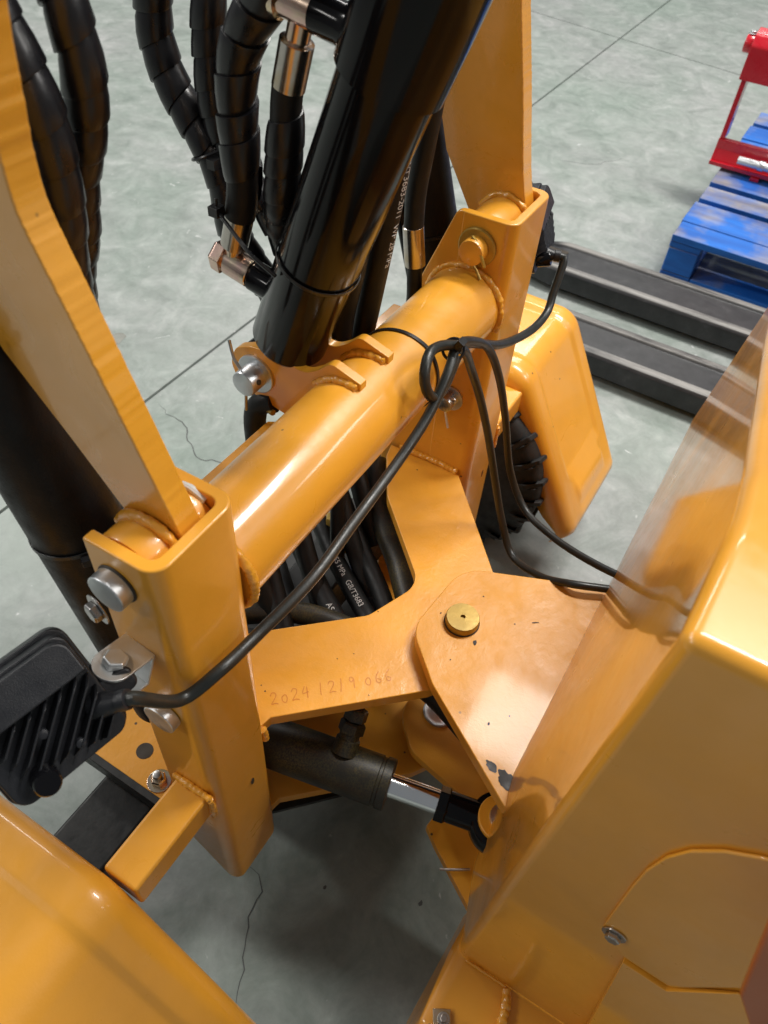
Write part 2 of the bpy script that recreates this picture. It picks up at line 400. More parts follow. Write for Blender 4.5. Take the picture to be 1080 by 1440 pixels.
# ================================================================ the floor
floor = obj('floor', ([(-6, -4, -0.02), (14, -4, -0.02), (14, 14, -0.02), (-6, 14, -0.02)], [(0, 1, 2, 3)]), 'crack', smooth=0)
floor['kind'] = 'structure'; floor['label'] = 'pale grey green concrete hall floor with saw cut joints'
jx = lambda y: 4.40 + 0.163 * y
G2 = 0.0042
for poly in ([(-6, -4), (jx(-4) - G2, -4), (jx(1.2208) - G2, 1.2208), (-6, 1.2208)],
             [(jx(-4) + G2, -4), (14, -4), (14, 1.2208), (jx(1.2208) + G2, 1.2208)],
             [(-6, 1.2292), (jx(1.2292) - G2, 1.2292), (jx(14) - G2, 14), (-6, 14)],
             [(jx(1.2292) + G2, 1.2292), (14, 1.2292), (14, 14), (jx(14) + G2, 14)]):
    obj('slab', prism(poly, 'z', -0.018, 0.0), 'concrete', floor, smooth=0)
def crack(pts, wd, seed):
    path = spline([(x, y, 0.0006) for x, y in pts], 0.012); a, b = [], []
    for i, p in enumerate(path):
        t = (path[min(i + 1, len(path) - 1)] - path[max(0, i - 1)]).normalized(); s = V((-t.y, t.x, 0))
        q = p + s * noise.noise(p * 22 + V((seed, 0, 0))) * 0.014 + s * noise.noise(p * 70 + V((seed, 0, 0))) * 0.005
        ww = wd * (0.4 + 0.6 * abs(noise.noise(p * 40))) * min(1, 4 * i / len(path), 4 * (len(path) - 1 - i) / len(path) + 0.05)
        a.append(tuple(q + s * ww)); b.append(tuple(q - s * ww))
    n = len(path); return a + b, [(i, i + 1, n + i + 1, n + i) for i in range(n - 1)]
for pts, wd, sd in (([(1.02, 1.20), (0.99, 1.09), (0.93, 0.99), (0.948, 0.93), (0.90, 0.82)], 0.0022, 1), ([(0.262, 0.34), (0.25, 0.29), (0.205, 0.27), (0.17, 0.252), (0.13, 0.23), (0.09, 0.21)], 0.0016, 5),
                    ([(3.0, 0.95), (3.05, 0.80), (3.2, 0.70)], 0.0016, 9)):
    obj('crack', crack(pts, wd, sd), 'crack', floor, smooth=0)
for (x, y, r, sd) in ((1.16, 1.47, 0.035, 1), (0.36, 0.06, 0.005, 2), (0.30, 0.20, 0.004, 3)):
    poly = [(x + r * (1 + 0.5 * noise.noise(V((math.cos(a) * 1.4, math.sin(a) * 1.4, sd)))) * math.cos(a) * 0.9, y + r * 0.6 * (1 + 0.5 * noise.noise(V((math.cos(a), math.sin(a), sd + 5)))) * math.sin(a)) for a in [2 * math.pi * k / 24 for k in range(24)]]
    obj('spot', ([(px, py, 0.0006) for px, py in poly], [tuple(range(24))]), 'stain' if r > 0.02 else 'crack', floor, smooth=0)

# ================================================================ the loader
LD = thing('wheel_loader', (0.577, 0.16, 0), 'yellow articulated mini wheel loader with black cylinders and hoses, filling the picture', 'loader')
XL0, XL1, XR0, XR1 = 0.209, 0.305, 0.833, 0.945       # outer and inner sides of the two posts
YW, ZR, T = 0.286, 0.85, 0.0115

# ---- rear body: front sheet, side sheet, top
def sstep(a, b, x): x = max(0, min(1, (x - a) / (b - a))); return x * x * (3 - 2 * x)
def yfront(x, z):
    flat = 0.016 - 0.115 * max(0, z - 0.45); corner = -0.020 - 0.024 * (z - 0.21)
    return corner + (flat - corner) * sstep(0.262, 0.42, x)
def ztop(x): return 0.962 - 0.343 * (max(0, x - 0.40) if x > 0.46 else 0.06 * sstep(0.36, 0.48, x))
XB0, XB1, YB = 0.28, 1.16, -0.70
NX, NZ = 40, 24; vs, fs = [], []
xs = [XB0 + (XB1 - XB0) * (i / NX) for i in range(NX + 1)]
for i, x in enumerate(xs):
    for j in range(NZ + 1):
        z = 0.20 + (ztop(x) - 0.20) * j / NZ; vs.append((x, yfront(x, z), z))
n1 = NZ + 1
for i in range(NX):
    for j in range(NZ): fs.append((i * n1 + j, i * n1 + j + 1, (i + 1) * n1 + j + 1, (i + 1) * n1 + j))
k0 = len(vs)                                       # top and back edges
for x in xs: vs.append((x, YB, ztop(x)))
for i in range(NX): fs.append((i * n1 + NZ, k0 + i, k0 + i + 1, (i + 1) * n1 + NZ))
kb = len(vs); vs += [(XB0, YB, 0.20), (XB1, YB, 0.20)]
fs.append(tuple([j for j in range(n1)] + [k0, kb]))
fs.append(tuple([NX * n1 + j for j in range(n1)] + [k0 + NX, kb + 1]))
body = obj('body', (vs, fs), 'yellow_body', LD, bevel=0.010, seg=4, smooth=40, label='glossy yellow rear body sheet with mirror like front face')
# cover on the side sheet, slightly proud
cov = fillet([(-0.113, 0.556), (-0.107, 0.66), (-0.106, 0.70), (-0.109, 0.735), (-0.117, 0.762), (-0.131, 0.785), (-0.150, 0.803), (-0.20, 0.830), (-0.40, 0.91), (-0.40, 0.66), (-0.219, 0.601), (-0.19, 0.514), (-0.142, 0.517)], [0.004, 0.02, 0.02, 0.02, 0.02, 0.02, 0.02, 0.03, 0, 0, 0.006, 0.006, 0.004])
cover = obj('cover', prism(cov, 'x', 0.2762, 0.2795), 'yellow_body', body, bevel=0.0015, label='rounded yellow cover plate bolted to the side')
def bolt(p, d, r, m, parent, washer=True, h=None, name='bolt', rot=0.3):
    d = V(d).normalized(); p = V(p); h = h or r * 0.75; g = hexa(p + d * (0.002 if washer else 0), d, r, h, rot)
    if washer: g = join(cyl(p, p + d * 0.002, r * 1.55, 28), g)
    return obj(name, g, m, parent, bevel=r * 0.08, smooth=30)
bolt((0.2760, -0.124, 0.556), (-1, 0, 0), 0.0072, 'crimp', body)
# lower side step: sloping plate under the cover, and the frame box below the body seam
step = [(-0.146, 0.512), (-0.188, 0.510), (-0.222, 0.585), (-0.42, 0.62), (-0.42, 0.20), (-0.185, 0.20)]
obj('step_plate', prism(step, 'x', lambda y, z: 0.2775 - 0.05 * max(0, 0.60 - z), lambda y, z: 0.2790), 'yellow_body', body, bevel=0.0015)
lower = obj('frame_box', ([(0.279, -0.020, 0.198), (0.279, -0.65, 0.198), (0.185, -0.012, 0.196), (0.185, -0.65, 0.196), (0.15, 0.004, 0.10), (0.15, -0.65, 0.10), (0.36, -0.005, 0.10), (0.36, -0.65, 0.10), (0.36, -0.012, 0.198), (0.36, -0.65, 0.198)],
      [(0, 1, 3, 2), (2, 3, 5, 4), (4, 5, 7, 6), (6, 7, 9, 8), (8, 9, 1, 0), (0, 2, 4, 6, 8), (1, 3, 5, 7, 9)]), 'yellow_body', LD, bevel=0.012, seg=3)
obj('weld_bead', weld([(0.276, -0.088, 0.203), (0.262, -0.094, 0.203), (0.240, -0.098, 0.204), (0.215, -0.098, 0.203)], 0.006, 0.008, 3), 'weld', lower)
obj('weld_bead', weld([(0.277, -0.03, 0.202), (0.277, -0.06, 0.202), (0.277, -0.088, 0.202)], 0.0022, 0.005, 4), 'weld', lower)
obj('corner_clip', join(box((0.196, -0.036, 0.206), (0.004, 0.03, 0.018), Matrix.Rotation(0.5, 3, 'Z')), box((0.206, -0.034, 0.200), (0.02, 0.022, 0.004), Matrix.Rotation(0.5, 3, 'Z'))), 'gold_zinc', lower, bevel=0.0008)
bolt((0.206, -0.036, 0.2025), (0, 0, 1), 0.005, 'steel', lower)
# near corner of a painted panel, its shade mixed into the colour
obj('panel_corner', join(prism(fillet([(-0.143, 0.860), (-0.173, 0.745), (-0.204, 0.692), (-0.28, 0.72), (-0.28, 0.86)], [0.006, 0.012, 0.006, 0, 0]), 'x', 0.214, 0.224), cyl((0.2241, -0.245, 0.78), (0.2798, -0.245, 0.78), 0.012)), 'shaded_orange', LD, bevel=0.003, seg=3, label='orange panel corner at the right edge, darkened by painted-in shade')

# ---- rear frame: upper hinge plate with pin, lower hinge plates
rp = fillet([(0.372, -0.03), (0.727, -0.03), (0.727, 0.016), (0.645, 0.202), (0.520, 0.212), (0.462, 0.150), (0.372, 0.009)], [0, 0, 0, 0.055, 0.05, 0.05, 0], 8)
rplate = obj('hinge_plate', prism(rp, 'z', 0.430, 0.450), 'yellow_rough', LD, bevel=0.0016, label='yellow rear hinge plate with chipped corner')
obj('hinge_pin', join(lathe((0.564, 0.161, 0.4495), (0, 0, 1), [(0, 0.0225), (0.011, 0.0225), (0.0128, 0.0215), (0.013, 0.0034), (0.009, 0.0030), (0.009, 0.0005)], 48)), 'gold_pin', rplate, smooth=30, label='gold plated hinge pin with centre hole')
obj('grease_ring', ring((0.564, 0.161, 0.4505), (0, 0, 1), 0.0228, 0.0011), 'dirt', rplate)
def blob(cx_, cy_, sx, sy, rot, sd, z, n=30, amp=0.45):
    out = []
    for k in range(n):
        a = 2 * math.pi * k / n; r = 1 + amp * noise.noise(V((math.cos(a) * 1.6 + sd, math.sin(a) * 1.6, sd))) + 0.18 * noise.noise(V((math.cos(a) * 5, math.sin(a) * 5, sd)))
        x, y = sx * r * math.cos(a), sy * r * math.sin(a); out.append((cx_ + x * math.cos(rot) - y * math.sin(rot), cy_ + x * math.sin(rot) + y * math.cos(rot), z))
    return out, [tuple(range(n))]
for q in ((0.3995, 0.019, 0.0135, 0.0085, 1.0, 2.0), (0.4062, 0.0405, 0.0085, 0.0042, 1.1, 5.0), (0.391, 0.0035, 0.007, 0.004, 0.2, 8.0)):
    obj('paint_chip', blob(*q, 0.4504), 'chip', rplate, smooth=0)
for q in ((0.545, 0.132, 0.0040, 0.0022, 0.3, 1.0), (0.617, 0.155, 0.0012, 0.001, 0, 3.0), (0.452, 0.067, 0.0025, 0.0012, 0.2, 2.0), (0.617, 0.078, 0.006, 0.0008, 2.2, 4.0), (0.561, 0.191, 0.0013, 0.001, 0, 9.0), (0.505, 0.147, 0.0011, 0.0009, 0, 11.0), (0.60, 0.10, 0.0011, 0.0010, 0, 13.0), (0.475, 0.05, 0.0010, 0.0009, 0, 15.0)):
    obj('dirt_fleck', blob(*q, 0.4504, 14), 'dirt', rplate, smooth=0)
lp = fillet([(0.40, -0.05), (0.70, -0.05), (0.70, 0.02), (0.64, 0.20), (0.53, 0.215), (0.480, 0.165), (0.452, 0.02)], [0, 0, 0, 0.05, 0.05, 0.04, 0], 6)
lplate = obj('hinge_plate', prism(lp, 'z', 0.184, 0.202), 'yellow_plate', LD, bevel=0.0015)
obj('pin_washer', lathe((0.560, 0.160, 0.2025), (0, 0, 1), [(0, 0.026), (0.004, 0.026), (0.005, 0.024), (0.004, 0.018), (0.006, 0.012), (0.006, 0.002)], 36), 'zinc', lplate, smooth=30)
obj('frame_plate', prism([(0.335, -0.03), (0.70, -0.03), (0.70, 0.02), (0.47, 0.09), (0.417, 0.098), (0.40, 0.075)], 'z', 0.128, 0.146), 'yellow_plate', LD, bevel=0.0015)
obj('frame_rib', prism([(0.012, 0.146), (0.085, 0.146), (0.05, 0.183), (0.012, 0.183)], 'x', 0.468, 0.480), 'yellow_plate', LD, bevel=0.001)
obj('hinge_web', prism([(0.02, 0.202), (0.10, 0.202), (0.10, 0.2021), (0.02, 0.34)], 'x', 0.565, 0.585), 'yellow_plate', LD)

# ---- front frame: Y shaped hinge plate, its lower twin
yp = fillet([(0.311, 0.302), (0.327, 0.299), (0.466, 0.153), (0.540, 0.105), (0.610, 0.105), (0.679, 0.164), (0.828, 0.299), (0.828, 0.425), (0.800, 0.418), (0.722, 0.369), (0.604, 0.246), (0.520, 0.278), (0.410, 0.394), (0.311, 0.47)],
            [0, 0.004, 0.02, 0.03, 0.03, 0.02, 0.004, 0, 0.02, 0.06, 0.038, 0.03, 0.02, 0], 8)
ypl = obj('hinge_yoke', prism(yp, 'z', 0.405, 0.425), 'yellow_plate', LD, bevel=0.0015, label='yellow Y shaped front hinge plate with faint handwritten date')
ypl2 = obj('yoke_plate', prism([(x, y) for x, y in yp], 'z', 0.150, 0.168), 'yellow_plate', LD, bevel=0.0015)
# handwriting on the plate, strokes lying on the paint
def strokes(lines, o, ex, ey, wd):
    gs = []
    for ln in lines:
        pts = [V(o) + V(ex) * x + V(ey) * y for x, y in ln]
        path = spline(pts, 0.0015); a, b = [], []
        for i, p in enumerate(path):
            t = (path[min(i + 1, len(path) - 1)] - path[max(0, i - 1)]).normalized(); s = V((-t.y, t.x, 0)) * wd * (0.7 + 0.5 * abs(noise.noise(p * 130)))
            a.append(tuple(p + s)); b.append(tuple(p - s))
        n = len(path); gs.append((a + b, [(i, i + 1, n + i + 1, n + i) for i in range(n - 1)]))
    return join(*gs)
DG = {'2': [[(0, .75), (.2, 1), (.5, .9), (.45, .6), (0, .05), (.3, .1), (.6, .0)]], '0': [[(.3, .65), (.05, .45), (.1, .1), (.35, 0), (.5, .3), (.45, .6), (.3, .65)]], '4': [[(.3, 1), (.05, .45), (.6, .5)], [(.5, .95), (.42, 0)]],
      '1': [[(.3, 1.05), (.2, .5), (.15, 0)]], '/': [[(.3, 1.05), (.22, .5), (.05, -.1)]], '9': [[(.5, .8), (.3, 1), (.1, .8), (.25, .55), (.5, .75), (.45, .4), (.4, 0)]], ' ': [], '6': [[(.5, 1), (.15, .6), (.1, .15), (.35, 0), (.5, .25), (.2, .4)]], 'k': [[(.35, 1), (.2, 0)], [(.65, .8), (.25, .45), (.6, 0)]], 'o': [[(.3, .65), (.05, .45), (.1, .1), (.35, 0), (.5, .3), (.45, .6), (.3, .65)]]}
ex = (V((0.463, 0.186, 0)) - V((0.345, 0.300, 0))).normalized(); ey = V((-ex.y, ex.x, 0)); hs = 0.0165; curs = 0.0; L_ = []
for ch in '2024 12/9 066':
    for ln in DG[ch]: L_.append([((curs + x * 0.85) * hs, y * hs) for x, y in ln])
    curs += 0.80 if ch != ' ' else 0.45
obj('handwritten_date', strokes(L_, (0.341, 0.3075, 0.4254), ex, ey, 0.00055), 'text_scratch', ypl, smooth=0)
for q in ((0.349, 0.342, 0.0010, 0.0008, 0, 1.0), (0.356, 0.335, 0.0009, 0.0008, 0, 2.0), (0.352, 0.326, 0.0013, 0.0010, 0, 3.0), (0.44, 0.276, 0.0008, 0.0007, 0, 4.0), (0.458, 0.262, 0.0007, 0.0007, 0, 5.0), (0.418, 0.214, 0.0008, 0.0007, 0, 6.0), (0.80, 0.36, 0.0013, 0.0010, 0, 7.0), (0.532, 0.27, 0.0010, 0.0008, 0, 8.0)):
    obj('dirt_fleck', blob(*q, 0.4254, 12), 'dirt', ypl, smooth=0)
obj('cotter_end', cyl((0.306, 0.372, 0.442), (0.350, 0.366, 0.427), 0.0016, 10), 'steel', ypl)
for q in (([(0.829, 0.302, 0.428), (0.830, 0.34, 0.429), (0.829, 0.38, 0.429), (0.829, 0.41, 0.428)], 0.0050, 0.007, 1), ([(0.309, 0.30, 0.423), (0.309, 0.34, 0.427), (0.309, 0.40, 0.427)], 0.0045, 0.007, 2), ([(0.309, 0.295, 0.402), (0.310, 0.296, 0.413), (0.311, 0.298, 0.425)], 0.005, 0.006, 7)):
    obj('weld_bead', weld(*q), 'weld', ypl)

# ---- posts: U channels open to the front
def channel(x0, x1, inner):
    r = 0.017; ri = r - T * 0.75; yf = 0.358; o, i_ = [], []
    o.append((x0, yf))
    for k in range(9): a = math.pi + k * math.pi / 16; o.append((x0 + r + r * math.cos(a), YW + r + r * math.sin(a)))
    for k in range(9): a = 1.5 * math.pi + k * math.pi / 16; o.append((x1 - r + r * math.cos(a), YW + r + r * math.sin(a)))
    o.append((x1, yf))
    i_.append((x1 - T, yf))
    for k in range(9): a = 2 * math.pi - k * math.pi / 16; i_.append((x1 - T - ri + ri * math.cos(a), YW + T + ri + ri * math.sin(a)))
    for k in range(9): a = 1.5 * math.pi - k * math.pi / 16; i_.append((x0 + T + ri + ri * math.cos(a), YW + T + ri + ri * math.sin(a)))
    i_.append((x0 + T, yf))
    n = len(o); poly = o + i_
    zb = lambda x, y: 0.130 + (y - YW) * 1.22
    zt = lambda x, y: ZR - 0.10 * max(0, y - 0.345)
    vs = [(x, y, zb(x, y)) for x, y in poly] + [(x, y, zt(x, y)) for x, y in poly]; m = len(poly)
    fs = [(i, (i + 1) % m, m + (i + 1) % m, m + i) for i in range(m)]
    for k in range(n - 1):
        a, b, c, d = k, k + 1, m - 2 - k, m - 1 - k
        fs += [(a, b, c, d), (m + a, m + b, m + c, m + d)]
    U = (vs, fs)
    fl = fillet([(0.345, 0.20), (0.345, 0.8485), (0.366, 0.8485), (0.447, 0.635), (0.447, 0.20)], [0, 0, 0.012, 0.03, 0])
    ext = prism(fl, 'x', (x1 - T + 0.0005) if inner == 1 else (x0 + 0.0005), (x1 - 0.0005) if inner == 1 else (x0 + T - 0.0005))
    return join(U, ext)
postL = obj('post', channel(XL0, XL1, 1), 'yellow', LD, bevel=0.0022, smooth=30, label='near left channel post carrying the work light')
postR = obj('post', channel(XR0, XR1, 0), 'yellow', LD, bevel=0.0022, smooth=30, label='far right channel post with clevis pin')
# arm pins with washers and cotters
obj('pin_head', cyl((XL0 - 0.014, 0.331, 0.812), (XL0 - 0.0005, 0.331, 0.812), 0.0175, 40, 0.0012), 'zinc', postL, smooth=20)
obj('pivot_collar', ring((XL0 - 0.0008, 0.331, 0.812), (1, 0, 0), 0.0178, 0.0013), 'dirt', postL)
obj('pin_head', cyl((XL0 - 0.012, 0.322, 0.612), (XL0 - 0.0005, 0.322, 0.612), 0.018, 36, 0.0012), 'zinc', postL, smooth=20)
bolt((0.2125, 0.376, 0.737), (-1, 0.2, 0), 0.010, 'steel', postL)
obj('oval_slot', xf(lathe((0, 0, 0), (0, -1, 0), [(0, 0.0042), (0.0006, 0.0042)], 24), Matrix.Translation((0.268, 0.2856, 0.372)) @ Matrix.Diagonal((0.7, 1, 1.9, 1))), 'gold_zinc', postL)
obj('oval_slot', xf(lathe((0, 0, 0), (0, -1, 0), [(0, 0.0042), (0.0006, 0.0042)], 24), Matrix.Translation((0.905, 0.2856, 0.372)) @ Matrix.Diagonal((0.7, 1, 1.9, 1))), 'gold_zinc', postR)
cp = V((XR0, 0.332, 0.810))
obj('washer', lathe(cp, (-1, 0, 0), [(0.0002, 0.0255), (0.0035, 0.0255), (0.0045, 0.024)], 40), 'gold_pin', postR, smooth=30)
obj('clevis_pin', cyl(cp, cp + V((-0.021, 0, 0)), 0.0165, 36, 0.002), 'yellow', postR, smooth=30)
obj('cotter', join(tube([cp + V((-0.013, 0.004, 0.018)), cp + V((-0.016, -0.006, 0.013)), cp + V((-0.020, -0.016, -0.002)), cp + V((-0.020, -0.021, -0.012))], 0.0022, 8), tube([cp + V((-0.013, 0.001, -0.016)), cp + V((-0.012, -0.008, -0.024)), cp + V((-0.014, -0.016, -0.034))], 0.0019, 8),
     ring(cp + V((-0.013, -0.004, -0.018)), (0.2, 1, 0.3), 0.0042, 0.0017, 20)), 'gold_pin', postR)
bp = V((XR0, 0.336, 0.565))
obj('washer', lathe(bp, (-1, 0, 0), [(0.0002, 0.021), (0.003, 0.021)], 36), 'zinc', postR, smooth=30)
obj('clevis_pin', cyl(bp, bp + V((-0.022, 0, 0)), 0.0125, 32, 0.0015), 'steel', postR, smooth=30)
obj('cotter', join(tube([bp + V((-0.014, 0.0, -0.012)), bp + V((-0.014, -0.004, -0.028)), bp + V((-0.016, -0.010, -0.044))], 0.0017, 8), ring(bp + V((-0.014, -0.010, 0.008)), (1, 0.4, 0.2), 0.004, 0.0015, 20)), 'zinc', postR)

# ---- cross tube with lugs, plate ahead of it
TC = V((0, 0.338, 0.727)); TR = 0.0525
def tpt(x, a, r=TR): return V((x, TC.y + math.cos(a) * r, TC.z + math.sin(a) * r))     # angle 0 = forward
ct = obj('cross_tube', cyl((XL1 + 0.0005, TC.y, TC.z), (XR0 - 0.0005, TC.y, TC.z), TR, 72), 'yellow', LD, smooth=30, label='yellow cross tube between the posts')
obj('weld_bead', weld([tpt(XR0 - 0.003, a * math.pi / 180, TR + 0.001) for a in range(-10, 215, 9)], 0.0054, 0.0075, 3), 'weld', ct)
obj('weld_bead', weld([tpt(XL1 + 0.004, a * math.pi / 180, TR + 0.001) for a in range(60, 290, 9)], 0.0052, 0.0075, 5), 'weld', ct)
lugp = [(0.465, 0.737 - 0.034), (0.490, 0.714), (0.499, 0.737), (0.490, 0.762), (0.468, 0.772), (0.430, 0.778), (0.396, 0.767), (0.376, 0.781), (0.360, 0.797), (0.322, 0.786), (0.322, 0.770), (0.36, 0.74), (0.40, 0.69)]
lugf = fillet(lugp, [0.02, 0.02, 0.02, 0.02, 0.02, 0.04, 0.035, 0.012, 0.012, 0.001, 0, 0, 0.01], 5)
for x in (0.545, 0.602):
    lug = obj('cylinder_lug', prism(lugf, 'x', x, x + 0.012), 'yellow', ct, bevel=0.0016)
for sd, x in ((0, 0.544), (1, 0.558), (2, 0.601), (3, 0.615)):
    obj('lug_weld', weld([tpt(x, a * math.pi / 180, TR + 0.001) for a in range(38, 108, 6)], 0.0050, 0.008, 11 + sd), 'weld', ct)
lp0 = V((0.545, 0.466, 0.738))
lp0 = V((0.545, 0.461, 0.738))
obj('lug_washer', lathe(lp0, (-1, 0, 0), [(0.0003, 0.0245), (0.003, 0.0245), (0.0036, 0.0235)], 40), 'zinc', ct, smooth=30)
obj('lug_pin', cyl(lp0 + V((0.085, 0, 0)), lp0 + V((-0.026, 0, 0)), 0.0155, 36, 0.0018), 'zinc', ct, smooth=30)
obj('pin_hole', lathe(lp0 + V((-0.016, -0.0145, 0.004)), (0, -1, 0.3), [(0, 0.0032), (0.0016, 0.0032), (0.0017, 0.0018)], 16), 'dirt', ct)
obj('split_pin', tube([lp0 + V((-0.020, 0.004, -0.043)), lp0 + V((-0.018, 0.004, -0.026)), lp0 + V((-0.017, 0.003, 0.0)), lp0 + V((-0.017, 0.010, 0.014)), lp0 + V((-0.016, 0.018, 0.022)), lp0 + V((-0.012, 0.026, 0.042))], 0.0019, 8), 'steel', ct)
fpl = obj('cross_plate', join(prism(fillet([(XL1 - 0.004, 0.36), (XL1 - 0.004, 0.446), (0.535, 0.442), (0.546, 0.425), (0.60, 0.425), (0.612, 0.446), (XR0 + 0.004, 0.446), (XR0 + 0.004, 0.36)], 0.003), 'z', 0.668, 0.682),
                          prism([(XL1 - 0.003, 0.625), (XR0 + 0.003, 0.625), (XR0 + 0.003, 0.666), (XL1 - 0.003, 0.666)], 'y', 0.425, 0.437)), 'yellow', LD, bevel=0.0015)
obj('hose_sleeve', tube([(0.552, 0.443, 0.700), (0.548, 0.462, 0.690), (0.545, 0.470, 0.665), (0.545, 0.470, 0.60)], 0.014, 14), 'rubber', LD)
obj('brass_clip', tube([(0.540, 0.436, 0.694), (0.547, 0.452, 0.690), (0.556, 0.447, 0.688), (0.566, 0.437, 0.690)], 0.004, 8, wob=0.003), 'gold_pin', LD)

# ---- lift arms
def arm(prof, x0, x1, lab):
    a = obj('lift_arm', prism(prof, 'x', x0, x1), 'yellow_arm', LD, bevel=0.0016, label=lab); return a
def cutedge(pts, amp, sd):              # flame-cut edge: small steps along the line
    path = spline([(0, y, z) for y, z in pts], 0.0022); out = []
    for i, p in enumerate(path):
        nick = max(0, noise.noise(V((i * 0.31, sd, 9))) - 0.35) * 2.2
        out.append((p.y + amp * (0.35 * noise.noise(V((i * 0.2, sd, 0))) + 0.55 * noise.noise(V((i * 1.37, sd, 3))) + nick), p.z))
    return out
base_arc = [(0.331 + 0.040 * math.cos(a), 0.812 + 0.040 * math.sin(a)) for a in [math.radians(d) for d in range(200, 360, 16)]]
rearL = [(0.300, 0.835), (0.312, 0.872), (0.338, 0.95), (0.365, 1.03), (0.379, 1.072), (0.380, 1.10), (0.376, 1.13), (0.370, 1.17), (0.35, 1.26), (0.32, 1.40)]
frontL = [(0.44, 1.45), (0.478, 1.25), (0.490, 1.10), (0.482, 1.02), (0.445, 0.952), (0.40, 0.892), (0.362, 0.838)]
armL = arm(base_arc + frontL[::-1] + cutedge(rearL, 0.0011, 2)[::-1], 0.2535, 0.2765, 'left lift arm with flame cut edge')
rearR = [(0.303, 0.835), (0.316, 0.878), (0.336, 0.97), (0.357, 1.06), (0.375, 1.15), (0.38, 1.22), (0.37, 1.36)]
frontR = [(0.48, 1.40), (0.485, 1.20), (0.465, 1.06), (0.4535, 0.997), (0.449, 0.959), (0.425, 0.88), (0.38, 0.81)]
armR = arm(base_arc + frontR[::-1] + cutedge(rearR, 0.0008, 8)[::-1], 0.905, 0.931, 'right lift arm seen from its inner side')
for a, x0, x1 in ((armL, 0.2225, 0.2535), (armL, 0.2765, 0.292), (armR, 0.846, 0.905)):
    obj('pivot_boss', cyl((x0, 0.331, 0.812), (x1, 0.331, 0.812), 0.035, 40, 0.001), 'yellow', a, smooth=30)
obj('weld_bead', weld([(0.2485, 0.331 + 0.036 * math.cos(a), 0.812 + 0.036 * math.sin(a)) for a in [math.radians(d) for d in range(20, 170, 8)]], 0.0045, 0.007, 9), 'weld', armL)
obj('weld_bead', weld([(0.9035, 0.331 + 0.036 * math.cos(a), 0.812 + 0.036 * math.sin(a)) for a in [math.radians(d) for d in range(20, 170, 8)]], 0.0050, 0.008, 19), 'weld', armR)
obj('white_grease', tube([(0.2925, 0.312, 0.842), (0.2925, 0.325, 0.848), (0.2925, 0.335, 0.848)], 0.0035, 8, wob=0.002), 'text_white', armL)

# ---- lift cylinders in their sleeves
def lift_cyl(b, t, r, lab):
    d = (V(t) - V(b)).normalized(); L = (V(t) - V(b)).length
    o = obj('lift_cylinder', lathe(b, d, [(0, r * 0.92), (0.004, r), (L, r), (L + 0.002, r * 0.6)], 40), 'black_satin', LD, smooth=40, label=lab)
    return o, d
lcl, dL = lift_cyl((0.262, 0.385, 0.50), (0.262, 0.518, 1.05), 0.042, 'black sleeved left lift cylinder')
for k in (0.262, 0.462):
    c = V((0.262, 0.385, 0.50)) + dL * k
    path = [c + (V((1, 0, 0)) * math.cos(a) + dL.cross(V((1, 0, 0))) * math.sin(a)) * 0.0422 + dL * 0.004 * math.sin(a) for a in [2 * math.pi * i / 48 for i in range(49)]]
    g = band(path, [p - c for p in path], 0.0045, 0.0012)
    h = c + (V((-0.55, -0.83, 0)).normalized()) * 0.046
    z = obj('cable_tie', join(g, box(h, (0.010, 0.007, 0.008), Matrix.Rotation(-0.6, 3, 'Z')), cyl(h, h + V((0.01, -0.012, 0.022)), 0.0015, 8)), 'tie', lcl, bevel=0.0006)
lcr, dR = lift_cyl((0.918, 0.352, 0.50), (0.918, 0.548, 1.12), 0.035, 'black right lift cylinder')
c = V((0.918, 0.352, 0.50)) + dR * 0.275
path = [c + (V((1, 0, 0)) * math.cos(a) + dR.cross(V((1, 0, 0))) * math.sin(a)) * 0.0352 for a in [2 * math.pi * i / 48 for i in range(49)]]
obj('cable_tie', band(path, [p - c for p in path], 0.004, 0.0012), 'tie', lcr)
obj('cylinder_pipe', tube([(0.880, 0.410, 0.60), (0.880, 0.473, 0.80), (0.880, 0.536, 1.0), (0.880, 0.568, 1.1)], 0.0080, 14), 'black_gloss', lcr)

# ---- tilt cylinder
B0, D0 = V((0.577, 0.437, 0.776)), V((0, -0.346, 0.938)).normalized()
tilt = obj('tilt_cylinder', join(lathe(B0, D0, [(-0.010, 0.026), (-0.006, 0.036), (0.0, 0.0405), (0.004, 0.0425), (0.33, 0.0425)], 64), lathe(B0 + D0 * 0.318, D0, [(0, 0.043), (0.001, 0.0475), (0.05, 0.0485), (0.16, 0.0485), (0.165, 0.03)], 64)), 'black_gloss', LD, smooth=35, label='glossy black tilt cylinder leaning back over the cross tube')
obj('cylinder_eye', cyl((0.5585, 0.4655, 0.7380), (0.6005, 0.4655, 0.7380), 0.030, 40, 0.002), 'black_gloss', tilt, smooth=30)
pd = V((0, 0.97, 0.20)).normalized(); pb = V((0.577, 0.437, 0.832))
obj('port_boss', lathe(pb, pd, [(-0.01, 0.022), (0.012, 0.019), (0.020, 0.0165), (0.044, 0.0165), (0.046, 0.015)], 36), 'black_gloss', tilt, smooth=35)
fb = obj('banjo_fitting', lathe(pb + pd * 0.047, pd, [(0, 0.0150), (0.001, 0.0158), (0.030, 0.0158), (0.031, 0.0130), (0.034, 0.0130)], 36), 'gold_zinc', tilt, smooth=35)
obj('banjo_bolt', hexa(pb + pd * 0.081, pd, 0.0185, 0.015, 0.2), 'gold_zinc', tilt, bevel=0.001, smooth=25)
p2 = V((0.577, 0.352, 1.098))
obj('port_boss', lathe(p2, V((0, 0.985, 0.16)), [(0, 0.022), (0.012, 0.019), (0.02, 0.016), (0.045, 0.016)], 36), 'black_gloss', tilt, smooth=35)
